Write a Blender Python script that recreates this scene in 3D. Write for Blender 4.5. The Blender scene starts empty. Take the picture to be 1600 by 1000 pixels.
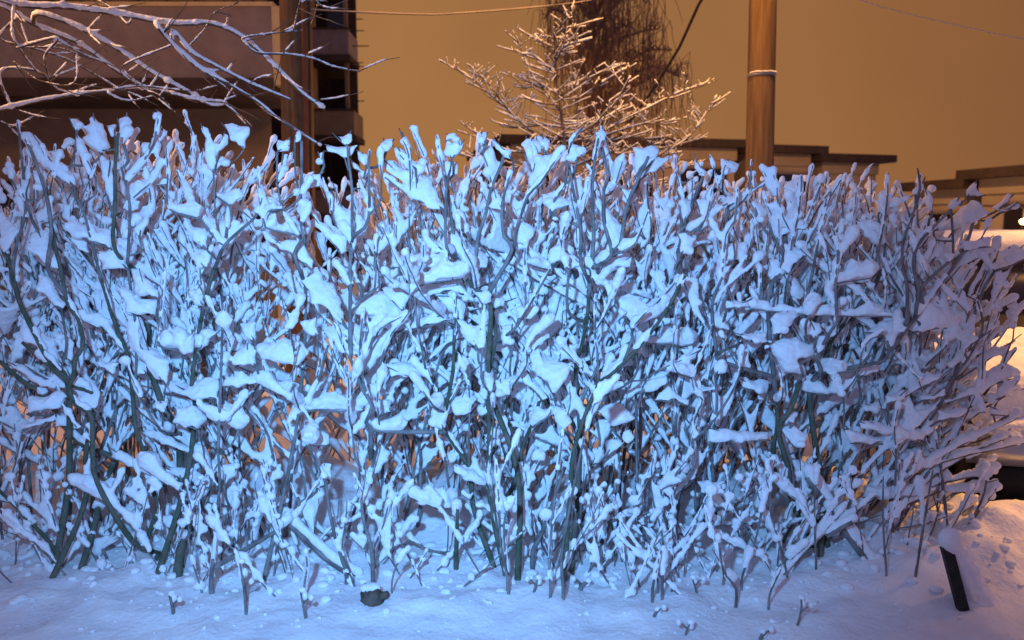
import bpy, math, random
import numpy as np
from mathutils import Vector, noise, geometry, Matrix
random.seed(11)
C = bpy.context.scene
COL = C.collection
R = math.radians
# ---------------------------------------------------------------- camera
PITCH = R(7.0); FPX = 1232.0; CAMZ = 1.6
cd = bpy.data.cameras.new('camera'); cam = bpy.data.objects.new('camera', cd); COL.objects.link(cam)
cam.location = (0, 0, CAMZ); cam.rotation_euler = (R(90) - PITCH, 0, 0)
cd.sensor_width = 36.0; cd.lens = 36.0 * FPX / 1600.0; cd.clip_end = 3000; cd.clip_start = 0.05
cd.dof.use_dof = True; cd.dof.focus_distance = 3.75; cd.dof.aperture_fstop = 2.2
C.camera = cam
# ---------------------------------------------------------------- world: low overcast lit by the town's sodium lamps
w = bpy.data.worlds.new("World"); C.world = w; w.use_nodes = True
nt = w.node_tree; nt.nodes.clear()
N = nt.nodes.new; L = nt.links.new
out = N('ShaderNodeOutputWorld'); bg = N('ShaderNodeBackground'); bg2 = N('ShaderNodeBackground'); add = N('ShaderNodeAddShader')
sky = N('ShaderNodeTexSky'); sky.sky_type = 'NISHITA'; sky.sun_disc = False
sky.sun_elevation = R(-6); sky.sun_rotation = R(140)
bg2.inputs[1].default_value = 0.05
tc = N('ShaderNodeTexCoord'); sep = N('ShaderNodeSeparateXYZ'); L(tc.outputs['Generated'], sep.inputs[0])
mr = N('ShaderNodeMapRange'); mr.inputs[1].default_value = -0.35; mr.inputs[2].default_value = 0.55
L(sep.outputs['X'], mr.inputs[0])
rmp = N('ShaderNodeValToRGB'); e = rmp.color_ramp.elements
e[0].position = 0.0; e[0].color = (0.44, 0.205, 0.072, 1)
e[1].position = 1.0; e[1].color = (0.27, 0.112, 0.042, 1)
m_ = rmp.color_ramp.elements.new(0.5); m_.color = (0.43, 0.193, 0.068, 1)
L(mr.outputs[0], rmp.inputs[0])
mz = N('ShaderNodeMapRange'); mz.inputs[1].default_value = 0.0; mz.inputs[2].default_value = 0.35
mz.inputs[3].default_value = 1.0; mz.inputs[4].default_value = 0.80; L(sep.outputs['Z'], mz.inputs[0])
nz = N('ShaderNodeTexNoise'); nz.inputs['Scale'].default_value = 2.2; nz.inputs['Detail'].default_value = 5; L(tc.outputs['Generated'], nz.inputs[0])
nm = N('ShaderNodeMapRange'); nm.inputs[1].default_value = 0.3; nm.inputs[2].default_value = 0.7; nm.inputs[3].default_value = 0.86; nm.inputs[4].default_value = 1.1; L(nz.outputs[0], nm.inputs[0])
mu = N('ShaderNodeMath'); mu.operation = 'MULTIPLY'; L(mz.outputs[0], mu.inputs[0]); L(nm.outputs[0], mu.inputs[1])
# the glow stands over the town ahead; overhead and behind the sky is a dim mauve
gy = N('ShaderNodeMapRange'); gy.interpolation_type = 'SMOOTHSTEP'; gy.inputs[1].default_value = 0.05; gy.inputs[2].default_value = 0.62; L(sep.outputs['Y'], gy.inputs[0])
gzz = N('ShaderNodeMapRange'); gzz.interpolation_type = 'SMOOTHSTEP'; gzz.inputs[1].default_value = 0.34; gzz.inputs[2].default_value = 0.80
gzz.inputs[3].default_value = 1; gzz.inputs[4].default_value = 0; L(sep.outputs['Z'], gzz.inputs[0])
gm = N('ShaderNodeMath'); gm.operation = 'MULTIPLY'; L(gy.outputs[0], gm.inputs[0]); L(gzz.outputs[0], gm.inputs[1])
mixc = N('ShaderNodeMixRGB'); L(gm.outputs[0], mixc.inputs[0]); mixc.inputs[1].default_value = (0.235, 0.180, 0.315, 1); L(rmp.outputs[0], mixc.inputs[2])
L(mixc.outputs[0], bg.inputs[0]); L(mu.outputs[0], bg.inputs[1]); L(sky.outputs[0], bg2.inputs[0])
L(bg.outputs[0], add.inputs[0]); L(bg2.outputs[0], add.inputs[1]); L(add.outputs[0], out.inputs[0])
C.view_settings.view_transform = 'Standard'; C.view_settings.look = 'None'
C.view_settings.exposure = 0.0; C.view_settings.gamma = 1.0
C.cycles.max_bounces = 5; C.cycles.diffuse_bounces = 4
# ---------------------------------------------------------------- lamps (flash of the phone; sodium street lamps; added warm fill lights)
def lamp(name, kind, loc, energy, color, size=0.1, target=None, spot=None, blend=1.0):
    d = bpy.data.lights.new(name, kind); d.energy = energy; d.color = color
    if kind == 'SPOT': d.spot_size = R(spot); d.spot_blend = blend
    if kind == 'AREA': d.size = size
    else: d.shadow_soft_size = size
    o = bpy.data.objects.new(name, d); COL.objects.link(o); o.location = loc
    if target is not None:
        o.rotation_euler = (Vector(target) - Vector(loc)).to_track_quat('-Z', 'Y').to_euler()
    return o
lamp('phone_flash', 'SPOT', (-0.40, 0.15, 2.05), 900, (0.17, 0.475, 1.0), 0.06, (-0.44, 3.6, 1.10), 78, 1.0)
lamp('sodium_and_fill_lamp', 'SPOT', (6.6, 5.4, 5.2), 2800, (1.0, 0.44, 0.12), 0.3, (4.1, 4.75, 0.3), 40, .5)
lamp('sodium_and_fill_lamp', 'SPOT', (-5.8, 3.9, 4.7), 1300, (1.0, 0.50, 0.17), 0.3, (-2.2, 5.3, 3.15), 46, .7)  # added fill with no street lamp behind it, warms the overhanging limbs
lamp('sodium_and_fill_lamp', 'POINT', (-5.2, 7.4, 5.6), 330, (1.0, 0.45, 0.14), 0.3)  # added fill at the left, warms the limbs and the balcony panel
lamp('sodium_and_fill_lamp', 'SPOT', (-4.3, 6.9, 3.4), 110, (1.0, 0.40, 0.07), 0.2, (-3.2, 6.6, 0), 120, .5)
lamp('sodium_and_fill_lamp', 'SPOT', (2.0, 6.9, 6.4), 1700, (1.0, 0.45, 0.09), 0.3, (0.9, 9.6, 2.6), 84, .6)
lamp('sodium_and_fill_lamp', 'POINT', (9, 23, 7), 2200, (1.0, 0.50, 0.16), 0.3)  # added fill that brightens the fronts of the far terraces
# ---------------------------------------------------------------- helpers
cp, sp_ = math.cos(PITCH), math.sin(PITCH)
def at(px, py, Y):
    a = (px - 800) / FPX; b = (500 - py) / FPX
    dx, dy, dz = a, cp + b * sp_, -sp_ + b * cp
    s = Y / dy
    return Vector((dx * s, Y, CAMZ + dz * s))
def on_ground(px, py, z=0.05):
    a = (px - 800) / FPX; b = (500 - py) / FPX
    dy, dz = cp + b * sp_, -sp_ + b * cp
    s = (z - CAMZ) / dz
    return Vector((a * s, dy * s, z))
def pxof(p):
    zc = p[1] * cp - (p[2] - CAMZ) * sp_; yc = (p[2] - CAMZ) * cp + p[1] * sp_
    return 800 + FPX * p[0] / zc, 500 - FPX * yc / zc
class MB:
    def __init__(s): s.v = []; s.f = []
    def quadgrid(s): pass
    def tube(s, pts, rad, n=6, cap=True, sy=1.0):
        k = len(pts)
        if k < 2: return
        base = len(s.v); up = Vector((0.31, 0.92, 0.23))
        for i in range(k):
            t = (pts[min(i + 1, k - 1)] - pts[max(i - 1, 0)])
            if t.length < 1e-7: t = Vector((0, 0, 1))
            t.normalize(); a = t.cross(up)
            if a.length < 1e-3: a = t.cross(Vector((1, 0, 0)))
            a.normalize(); b = t.cross(a); up = b.cross(t) if False else up
            r = rad[i] if hasattr(rad, '__len__') else rad
            for j in range(n):
                th = 2 * math.pi * j / n
                s.v.append(pts[i] + a * (r * math.cos(th)) + b * (r * sy * math.sin(th)))
        for i in range(k - 1):
            for j in range(n):
                q = base + i * n; j2 = (j + 1) % n
                s.f.append((q + j, q + j2, q + n + j2, q + n + j))
        if cap:
            s.f.append(tuple(base + j for j in range(n))[::-1]); q = base + (k - 1) * n
            s.f.append(tuple(q + j for j in range(n)))
    def box(s, x0, y0, z0, x1, y1, z1, M=None):
        b = len(s.v)
        P = [Vector(p) for p in ((x0,y0,z0),(x1,y0,z0),(x1,y1,z0),(x0,y1,z0),(x0,y0,z1),(x1,y0,z1),(x1,y1,z1),(x0,y1,z1))]
        if M is not None: P = [M @ p for p in P]
        s.v += P
        s.f += [tuple(b + i for i in q) for q in ((0,3,2,1),(4,5,6,7),(0,1,5,4),(1,2,6,5),(2,3,7,6),(3,0,4,7))]
    def blob(s, c, rx, ry, rz, n=6, m=5):
        b = len(s.v); c = Vector(c)
        for i in range(1, m):
            ph = math.pi * i / m
            for j in range(n):
                th = 2 * math.pi * j / n
                s.v.append(c + Vector((rx*math.sin(ph)*math.cos(th), ry*math.sin(ph)*math.sin(th), rz*math.cos(ph))))
        t = len(s.v); s.v.append(c + Vector((0,0,rz))); s.v.append(c - Vector((0,0,rz)))
        for i in range(m - 2):
            for j in range(n):
                q = b + i*n; j2 = (j+1) % n
                s.f.append((q+j, q+n+j, q+n+j2, q+j2))
        q = b + (m-2)*n
        for j in range(n):
            j2 = (j+1) % n
            s.f.append((t, b+j, b+j2)); s.f.append((t+1, q+j2, q+j))
    def slab(s, ring, off, tess, t):
        """pillow: outline ring (world points), off = normal direction"""
        n = len(ring); c = sum(ring, Vector()) / n; b = len(s.v)
        for (sc, k) in ((0.30, -1.30), (0.62, -1.08), (0.88, -0.68), (1.0, -.15), (1.0, 0.25), (0.88, 0.70), (0.5, 1.0)):
            for p in ring: s.v.append(c + (p - c) * sc + off * (k * t))
        for l in range(6):
            for i in range(n):
                j = (i + 1) % n; q = b + l*n
                s.f.append((q+i, q+j, q+n+j, q+n+i))
        for tr in tess:
            s.f.append((b+tr[0], b+tr[2], b+tr[1])); q = b + 6*n
            s.f.append((q+tr[0], q+tr[1], q+tr[2]))
    def mesh(s, name):
        me = bpy.data.meshes.new(name); me.from_pydata([tuple(v) for v in s.v], [], s.f); me.update(); return me
    def build(s, name, mat, parent=None, smooth=True, loc=None):
        if not s.v: return None
        if parent is not None:
            o0 = parent_world(parent); s.v = [Vector(v) - o0 for v in s.v]
        elif loc is not None: s.v = [Vector(v) - loc for v in s.v]
        me = s.mesh(name)
        if smooth: me.polygons.foreach_set('use_smooth', [True] * len(me.polygons))
        me.materials.append(mat); o = bpy.data.objects.new(name, me); COL.objects.link(o)
        if parent is not None: o.parent = parent
        elif loc is not None: o.location = loc
        return o
def parent_world(p):
    v = Vector(p.location)
    while p.parent is not None: p = p.parent; v += Vector(p.location)
    return v
def thing(name, label, cat, loc=(0,0,0), group=None):
    o = bpy.data.objects.new(name, None); COL.objects.link(o); o.location = loc; o.empty_display_size = .1
    tag(o, label, cat, group); return o
def tag(o, label=None, cat=None, group=None, kind=None):
    if label: o['label'] = label
    if cat: o['category'] = cat
    if group: o['group'] = group
    if kind: o['kind'] = kind
    return o
def remesh(mb, name, mat, parent, voxel, smooth_it=4, disp=0.0):
    """fuse overlapping snow shapes into one soft skin"""
    if not mb.v: return None
    o = mb.build(name, mat, parent, smooth=True)
    m = o.modifiers.new('r', 'REMESH'); m.mode = 'VOXEL'; m.voxel_size = voxel; m.use_smooth_shade = True
    if disp:
        tx = bpy.data.textures.get('snowclouds') or bpy.data.textures.new('snowclouds', 'CLOUDS')
        tx.noise_scale = 0.030; tx.noise_depth = 3
        d = o.modifiers.new('d', 'DISPLACE'); d.texture = tx; d.strength = disp; d.mid_level = 0.5; d.texture_coords = 'LOCAL'
    if smooth_it:
        sm = o.modifiers.new('s', 'SMOOTH'); sm.factor = 0.5; sm.iterations = smooth_it
    dg = bpy.context.evaluated_depsgraph_get()
    me = bpy.data.meshes.new_from_object(o.evaluated_get(dg))
    old = o.data; o.modifiers.clear(); o.data = me; bpy.data.meshes.remove(old)
    me.polygons.foreach_set('use_smooth', [True] * len(me.polygons))
    return o
# ---------------------------------------------------------------- materials
def mat(name, c1, c2=None, rough=0.8, scale=8.0, bump=0.0, bscale=40.0, spec=0.3, detail=6, metallic=0.0, stretch=None, sss=0.0):
    m = bpy.data.materials.new(name); m.use_nodes = True; t = m.node_tree; b = t.nodes['Principled BSDF']
    b.inputs['Roughness'].default_value = rough; b.inputs['Specular IOR Level'].default_value = spec
    b.inputs['Metallic'].default_value = metallic; b.inputs['Base Color'].default_value = (*c1, 1)
    tcn = t.nodes.new('ShaderNodeTexCoord'); mp = t.nodes.new('ShaderNodeMapping'); t.links.new(tcn.outputs['Object'], mp.inputs[0])
    if stretch: mp.inputs['Scale'].default_value = stretch
    if c2:
        n = t.nodes.new('ShaderNodeTexNoise'); n.inputs['Scale'].default_value = scale; n.inputs['Detail'].default_value = detail
        t.links.new(mp.outputs[0], n.inputs[0]); r = t.nodes.new('ShaderNodeValToRGB')
        r.color_ramp.elements[0].position = .35; r.color_ramp.elements[1].position = .65
        r.color_ramp.elements[0].color = (*c1, 1); r.color_ramp.elements[1].color = (*c2, 1)
        t.links.new(n.outputs[0], r.inputs[0]); t.links.new(r.outputs[0], b.inputs['Base Color'])
    if bump:
        n = t.nodes.new('ShaderNodeTexNoise'); n.inputs['Scale'].default_value = bscale; n.inputs['Detail'].default_value = 5
        t.links.new(mp.outputs[0], n.inputs[0]); bp = t.nodes.new('ShaderNodeBump'); bp.inputs['Strength'].default_value = bump
        bp.inputs['Distance'].default_value = 0.02
        t.links.new(n.outputs[0], bp.inputs['Height']); t.links.new(bp.outputs[0], b.inputs['Normal'])
    if sss:
        b.inputs['Subsurface Weight'].default_value = sss; b.inputs['Subsurface Radius'].default_value = (0.03, 0.035, 0.04)
    return m
M = dict(
    snow=mat('snow', (0.80, 0.81, 0.84), (0.90, 0.90, 0.90), 0.75, 25, 0.35, 55, 0.2),
    ground_snow=mat('ground_snow', (0.74, 0.75, 0.78), (0.88, 0.88, 0.88), 0.8, 5, 0.45, 40, 0.2),
    bark=mat('shrub_bark', (0.12, 0.11, 0.105), (0.27, 0.25, 0.24), 0.7, 14, 0.4, 60, 0.3),
    bark_old=mat('old_bark', (0.06, 0.085, 0.05), (0.15, 0.14, 0.11), 0.85, 18, 0.6, 50),
    bark_tree=mat('tree_bark', (0.07, 0.05, 0.04), (0.13, 0.10, 0.08), 0.85, 12, 0.5, 40),
    twig=mat('birch_twig', (0.15, 0.085, 0.06), (0.22, 0.12, 0.08), 0.85, 12),
    pole=mat('pole_wood', (0.10, 0.055, 0.024), (0.17, 0.10, 0.046), 0.8, 4, 0.35, 30, stretch=(6, 6, .4)),
    metal=mat('galvanised', (0.35, 0.35, 0.34), None, 0.4, metallic=0.7),
    black=mat('black_rubber', (0.008, 0.008, 0.009), (0.015, 0.015, 0.015), 0.6, 9),
    stake=mat('painted_stake', (0.008, 0.010, 0.012), (0.02, 0.022, 0.02), 0.55, 30, 0.3, 60),
    concrete=mat('balcony_panel', (0.17, 0.135, 0.125), (0.22, 0.175, 0.16), 0.9, 3, 0.2, 25),
    wall=mat('rendered_wall', (0.17, 0.12, 0.075), (0.22, 0.155, 0.10), 0.9, 2, 0.2, 20),
    wall_far=mat('far_wall', (0.30, 0.23, 0.16), (0.36, 0.28, 0.20), 0.9, 1.2, 0.2, 10),
    trim=mat('dark_trim', (0.035, 0.02, 0.014), (0.055, 0.035, 0.024), 0.8, 4),
    frame=mat('frame_lit_yellow', (0.42, 0.33, 0.16), (0.5, 0.38, 0.2), 0.7, 5),  # bright yellow stands in for light falling on the balcony's end edge
    pipe=mat('red_pipe', (0.16, 0.05, 0.025), (0.12, 0.04, 0.02), 0.6, 6),
    glass=mat('dark_glass', (0.012, 0.010, 0.014), None, 0.12, spec=0.5),
    carpaint=mat('car_paint', (0.10, 0.045, 0.04), (0.12, 0.055, 0.045), 0.3, 3, spec=0.5),
    chrome=mat('bumper_metal', (0.45, 0.47, 0.5), None, 0.3, metallic=0.8),
    cable=mat('cable', (0.03, 0.02, 0.015), None, 0.7),
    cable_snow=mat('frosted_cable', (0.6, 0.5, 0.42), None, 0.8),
    leaf=mat('dead_leaf', (0.05, 0.03, 0.015), (0.10, 0.06, 0.03), 0.8, 20),
)
def emis(name, col, s):
    m = bpy.data.materials.new(name); m.use_nodes = True; b = m.node_tree.nodes['Principled BSDF']
    b.inputs['Emission Color'].default_value = (*col, 1); b.inputs['Emission Strength'].default_value = s; return m
M['lit'] = emis('lit_lamp', (1.0, 0.72, 0.35), 6.0)
# ---------------------------------------------------------------- measured shapes of the hedge (quarter-pixel readings, later given depth and thickness)
SNOW = {
(0,170): "130 150 190 150 240 190 300 290 410 360 460 420 470 480 400 450 300 380 220 320 180 260;440 60 490 65 505 100 485 140 465 120;560 60 590 45 640 100 660 160 690 240 640 290 610 270 580 250 520 180 560 150;480 160 520 200 560 330 600 430 560 420 520 340 480 250;670 110 730 95 720 180 690 170;740 70 790 45 830 80 830 160 780 220 735 210;960 20 990 10 1010 40 990 80 965 60;1000 90 1050 140 1010 210 980 170;890 210 945 215 910 320;1260 110 1300 120 1330 210 1380 230 1400 150 1425 170 1420 220 1370 270 1335 390 1300 360 1280 230;1385 290 1435 330 1345 395;1400 95 1450 90 1550 115 1555 160 1530 250 1470 190;1340 520 1400 525 1490 490 1530 550 1440 605;630 290 700 350 720 560 690 580 640 420;775 350 815 345 835 435 910 445 830 560 800 480;900 370 975 355 930 440;960 440 1050 430 1050 470 960 480;930 480 980 500 985 560 950 620;1200 615 1260 620 1330 690 1560 715 1420 860 1380 860;1130 650 1170 670 1200 740 1290 770 1300 880 1230 840 1150 720;1145 840 1200 840 1230 880 1320 900 1290 990 1240 990;400 720 480 705 690 760 700 870 560 820 420 760;410 770 540 830 560 920 500 880;715 680 790 680 800 780 765 890 725 780;800 680 920 655 920 720 880 800 800 740;610 890 700 875 790 900 800 1000 640 1000;0 600 50 700 120 760 30 900 0 850;160 860 200 790 300 760 330 900 390 960 360 1000 310 980;130 440 190 450 180 600 140 560;200 380 290 390 300 480 240 510",
(400,170): "440 220 550 240 640 220 600 290 560 305 440 265;490 150 540 180 590 145 600 200 570 230 540 220;630 260 700 290 690 360 640 320;590 320 640 350 690 420 610 370;800 190 860 190 850 240 800 300;790 300 860 330 960 390 1100 450 1170 620 1080 620 980 560 880 480 940 470 860 400 800 370;860 240 940 280 1000 370 950 380 880 300;900 130 940 180 980 260 970 290 920 200;1190 200 1300 205 1290 240 1230 310 1160 290;1195 160 1240 150 1270 200 1190 200;1150 310 1260 340 1260 400 1200 470 1170 400;1400 230 1470 230 1500 330 1550 340 1470 490 1440 420;1410 150 1450 150 1440 215 1405 200;1480 190 1540 260 1600 250 1600 320 1550 300 1500 250;1490 500 1560 600 1560 640 1450 610;250 620 290 560 345 570 340 650 290 715;345 650 440 720 560 800 570 890 530 910 460 820 370 730;490 500 500 590 600 630 700 710 690 790 600 820 490 720 470 620;30 760 80 770 110 840 230 820 300 850 360 950 350 1000 290 960 240 910 150 880 60 820;30 560 90 550 200 600 150 640 40 655;300 420 400 410 400 480 300 490 220 560 160 590 240 520;690 820 800 785 790 870 750 930;250 140 285 140 280 200 250 210;140 200 210 190 200 270 140 270;170 280 200 290 180 420 130 460 160 380;390 270 430 270 430 350 400 340;1240 580 1310 680 1340 790 1260 760 1230 680;1040 740 1120 830 1160 880 1080 880 1040 800;1200 770 1260 765 1300 830 1380 870 1450 940 1440 990 1300 990 1260 900 1200 860;850 920 960 910 1100 890 1230 910 1210 950 1130 990 860 990",
(800,170): "60 220 90 180 130 190 120 270 90 290;115 195 150 180 190 220 175 275 140 280;190 175 230 190 240 240 200 290;150 290 220 290 320 255 300 300 220 390 180 470 95 530 110 420;350 200 440 115 450 130 400 180 360 210;370 210 425 230 400 330 350 320;515 150 560 140 580 170 580 250 620 310 660 370 650 460 600 400 560 260 520 220;760 240 820 250 880 225 920 260 900 300 840 310 820 360 770 420 765 320;860 310 990 290 980 320 880 400 800 440 830 380;185 540 270 505 320 550 390 590 330 610 240 650;345 340 375 340 400 430 440 420 480 560 450 600 400 560 370 420;680 500 780 490 790 560 740 620 690 570;520 540 590 610 690 730 670 820 625 870 590 800 570 700 520 600;0 690 80 710 150 750 100 870 20 830;240 880 340 800 370 880 330 950 250 970 230 920;350 900 400 920 480 990 350 990;1040 380 1065 560 1140 580 1080 720 1060 640 1040 480;1150 570 1200 560 1330 600 1300 640 1200 700 1160 640;1340 590 1420 550 1600 430 1600 450 1460 560 1350 610;1480 530 1560 600 1600 640 1550 720 1500 620;1330 850 1460 830 1470 940 1320 940;1040 780 1160 780 1110 910 1050 900;1140 290 1165 360 1220 390 1190 430 1150 370;1310 310 1420 340 1400 400 1320 400;480 880 540 840 550 890 500 960;600 940 750 920 740 990 600 990",
(1200,220): "130 250 200 225 225 260 170 290 130 350 90 310;10 460 80 440 130 440 190 420 190 490 255 520 240 545 120 570 60 600 20 540;100 640 200 670 270 680 150 770 130 830 80 790;0 740 80 740 80 860 30 880 0 840;380 810 440 810 490 850 480 900 400 900;450 770 530 740 640 770 670 850 560 880 500 850;555 490 620 490 720 570 725 650 660 650 600 590 560 540;430 590 540 550 520 620 450 700;660 370 780 360 910 340 820 410 690 450;920 270 975 240 970 300 920 330;970 290 1030 360 1020 450 990 400;1140 370 1190 355 1210 380 1180 410 1140 410;1210 410 1270 370 1330 390 1350 430 1430 440 1300 500 1240 520 1100 560 1040 560;1400 420 1500 330 1530 340 1500 380 1420 440;1430 430 1550 385 1580 400 1560 425 1440 450;920 600 1030 540 990 600 930 680;690 780 840 650 780 780 700 820;910 780 1040 640 1110 640 1100 710 1040 700 970 860 920 860;1125 790 1170 755 1230 790 1220 850 1150 880 1120 840;100 840 150 840 230 950 180 1000 140 960;1430 700 1540 650 1600 700 1520 780 1420 820;1240 310 1300 250 1305 310 1350 340 1240 350;1220 630 1390 600 1380 660 1220 690",
(0,420): "240 40 290 50 410 220 390 250 300 170 240 110;130 280 200 380 340 440 390 590 280 520 130 430;60 580 150 600 300 690 400 600 470 620 440 740 260 740 80 610;180 800 300 800 360 760 420 800 380 870 180 900;340 880 500 960 480 1000 340 990;110 980 340 890 350 950 150 1000;450 700 560 700 620 790 600 870 520 830;330 370 370 400 460 470 450 580 380 500;590 540 660 590 740 590 720 660 620 610;745 110 820 140 850 190 990 190 970 290 780 270;820 0 880 10 960 110 990 180 860 170;800 290 870 300 900 480 1050 570 1040 720 980 680 930 600 820 480 780 340;820 520 920 600 920 660 840 660;1050 700 1160 740 1280 680 1360 700 1350 800 1240 820 1180 790 1050 750;960 830 1050 830 1050 900 1010 890;1340 800 1500 860 1560 950 1500 1000 1400 960;1100 860 1240 870 1300 930 1240 1000 1080 960;1440 570 1550 470 1600 500 1600 600 1460 600;1400 690 1500 640 1600 690 1600 720 1400 740;1180 130 1260 120 1280 230 1230 230;1110 470 1200 400 1210 520 1150 540;1270 380 1380 380 1300 480 1240 510;1500 340 1600 330 1600 450 1540 430",
(400,420): "250 40 320 0 390 0 420 50 490 110 550 270 560 360 510 320 440 230 340 210 330 130;180 290 230 280 240 330 220 390 190 340;260 320 380 300 390 410 320 410;0 480 170 440 280 460 330 520 270 600 150 580 40 560;20 700 200 690 280 760 460 830 560 880 680 880 580 900 420 890 220 830 100 760;600 230 680 160 790 140 900 220 950 280 860 390 780 350 700 290 620 280;410 370 600 340 660 390 640 540 540 520 460 420;660 400 760 400 700 540 660 560;780 380 850 380 790 540 700 640 670 580;790 120 900 80 990 110 930 260 830 180;870 400 1000 310 1120 260 1220 320 1060 350 940 390;780 590 960 590 1140 600 1000 680 840 670;1120 160 1240 130 1310 230 1290 330 1200 260;1010 110 1260 70 1370 210 1240 130 1040 180;1250 320 1400 350 1390 500 1300 430;1250 510 1340 580 1320 660 1260 590;1220 830 1300 760 1380 810 1340 890 1240 910;1380 860 1440 830 1470 890 1400 920;750 830 850 820 850 890 800 900;690 720 750 710 830 780 760 800 700 770;1360 150 1450 130 1470 200 1420 220;1100 870 1200 880 1180 1000 1090 960;1530 360 1600 350 1600 470 1540 470;1400 680 1460 740 1430 830 1390 780;1490 700 1600 690 1590 780 1510 790",
(800,420): "30 240 170 240 120 310 40 310;90 400 200 360 240 420 120 510;250 510 420 450 400 560 290 590;100 530 170 500 210 580 390 590 350 650 330 700 270 780 230 700 120 620;40 620 100 640 220 800 190 820 60 690;560 70 700 60 600 200;650 180 740 150 830 240 900 190 960 200 1040 50 1050 130 960 250 880 310 760 350 680 260;1070 40 1160 60 1170 240 1230 380 1130 260;640 630 800 420 880 370 800 470 660 650;900 640 1000 570 1190 490 1140 560 1020 640;780 780 850 700 970 670 970 720 900 760;920 780 980 730 1110 820 1100 850 1030 810 900 820;520 880 680 830 770 930 700 960 620 980;1260 600 1310 565 1345 600 1340 650 1270 660;1200 290 1290 270 1370 380 1240 360;1380 400 1560 230 1540 300 1420 420;1100 640 1160 660 1180 740 1320 740 1150 780;1340 200 1480 190 1480 240 1340 250;540 700 610 650 660 680 560 830 530 800;360 750 410 740 410 870 340 920;270 850 340 880 380 960 330 1000 280 960;1400 500 1480 520 1500 620 1430 620;1400 400 1600 390 1600 460 1460 440;1420 680 1600 700 1590 780 1440 740",
(1200,470): "20 120 60 80 160 55 185 80 140 150 40 210;255 110 320 140 290 240 260 200;0 250 180 230 280 270 290 330 170 360 210 460 100 440 30 330;290 265 360 285 310 330;360 440 470 410 410 480;600 200 700 130 800 115 800 200 740 250 700 180;805 190 840 160 885 220 860 240;1140 400 1250 350 1200 440 1160 460;1370 330 1550 230 1500 300 1270 430 1240 400;820 470 880 470 970 560 900 600 860 520;580 660 690 630 740 680 590 690;580 760 760 760 980 820 960 870 820 850 590 800;780 930 1170 900 1150 960 800 990;480 800 600 830 790 850 780 890 520 890;80 800 140 780 250 830 240 880 180 920 130 860;100 680 190 690 150 760 100 740;560 395 700 395 690 440 560 470;770 380 1000 300 1030 330 900 370 780 400;1060 680 1250 670 1200 720 1060 750;1390 660 1500 680 1490 710 1390 710;1400 780 1520 800 1510 840 1400 840;1240 540 1310 530 1330 590 1260 600;1430 480 1590 550 1440 590;390 480 460 470 470 600 390 530;970 0 1200 60 1150 180 900 190;740 590 860 550 850 600 740 640;940 600 1100 540 1110 590 960 620",
(0,670): "690 110 760 140 860 200 1000 260 1010 310 880 260 700 180;900 10 980 10 1200 120 1190 150 1050 100 920 50;1010 230 1180 240 1310 320 1310 370 1180 300 1020 260;450 330 560 320 650 390 680 300 720 310 700 380 620 440 460 360;970 530 1060 540 1170 620 1170 660 1040 610;1170 390 1270 380 1300 420 1420 410 1460 340 1500 380 1440 480 1320 460;530 740 620 680 780 650 640 780 500 830;1190 640 1300 700 1290 770 1220 700;400 850 700 840 680 900 420 890;1380 230 1500 210 1480 290 1400 350",
(400,670): "320 30 380 0 460 50 460 95 330 95;330 110 400 100 410 160 370 210;390 230 470 220 460 330 420 290;640 100 700 140 690 300 650 220;780 90 840 150 760 280 730 290;640 380 690 340 710 380 690 430 650 420;740 540 850 580 940 590 960 640 1060 740 960 700 860 640;1180 160 1240 130 1270 150 1240 210 1200 200;1240 220 1370 270 1440 330 1430 360 1300 320 1240 270;1100 370 1180 360 1200 420 1290 460 1200 500 1100 460;1440 60 1530 60 1490 120;0 700 60 770 160 820 150 860 0 810;1350 640 1480 740 1460 780 1360 690;730 430 800 440 790 500 750 500",
(800,670): "120 160 160 120 215 140 210 200 130 200;20 210 120 200 200 240 100 310 40 300;370 150 450 150 490 220 480 310 440 330 370 240;580 80 640 60 700 90 580 180;690 20 740 5 770 50 730 90 690 70;500 130 570 110 570 200 500 210;940 170 990 160 1000 220 960 290 920 280;1020 190 1110 210 1090 280 1040 260;400 640 460 600 565 610 540 650 420 710;770 330 825 370 820 420 790 410;780 510 830 550 825 620 790 570;910 530 940 540 960 650 1000 750 980 790 930 720 910 620;1000 620 1210 610 1180 640 1000 660;1210 490 1280 490 1260 550 1220 520;1240 0 1600 20 1600 70 1240 80;1150 330 1330 330 1340 370 1180 400;1340 440 1390 470 1390 570 1350 500;180 700 230 680 225 790;1500 250 1600 310 1550 360;880 310 940 320 910 390",
(1200,720): "60 90 120 10 130 50 100 190 60 180;210 280 340 240 340 310 270 320;295 330 310 450 385 510 370 560 310 550 290 450;30 400 80 385 130 425 60 440;360 460 500 370 535 380 530 410 380 480;600 160 1050 150 1040 190 740 240 610 230;1060 150 1430 110 1440 160 1250 200 1060 190;990 310 1110 340 1000 380;730 430 910 460 890 500 780 510",
}
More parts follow.
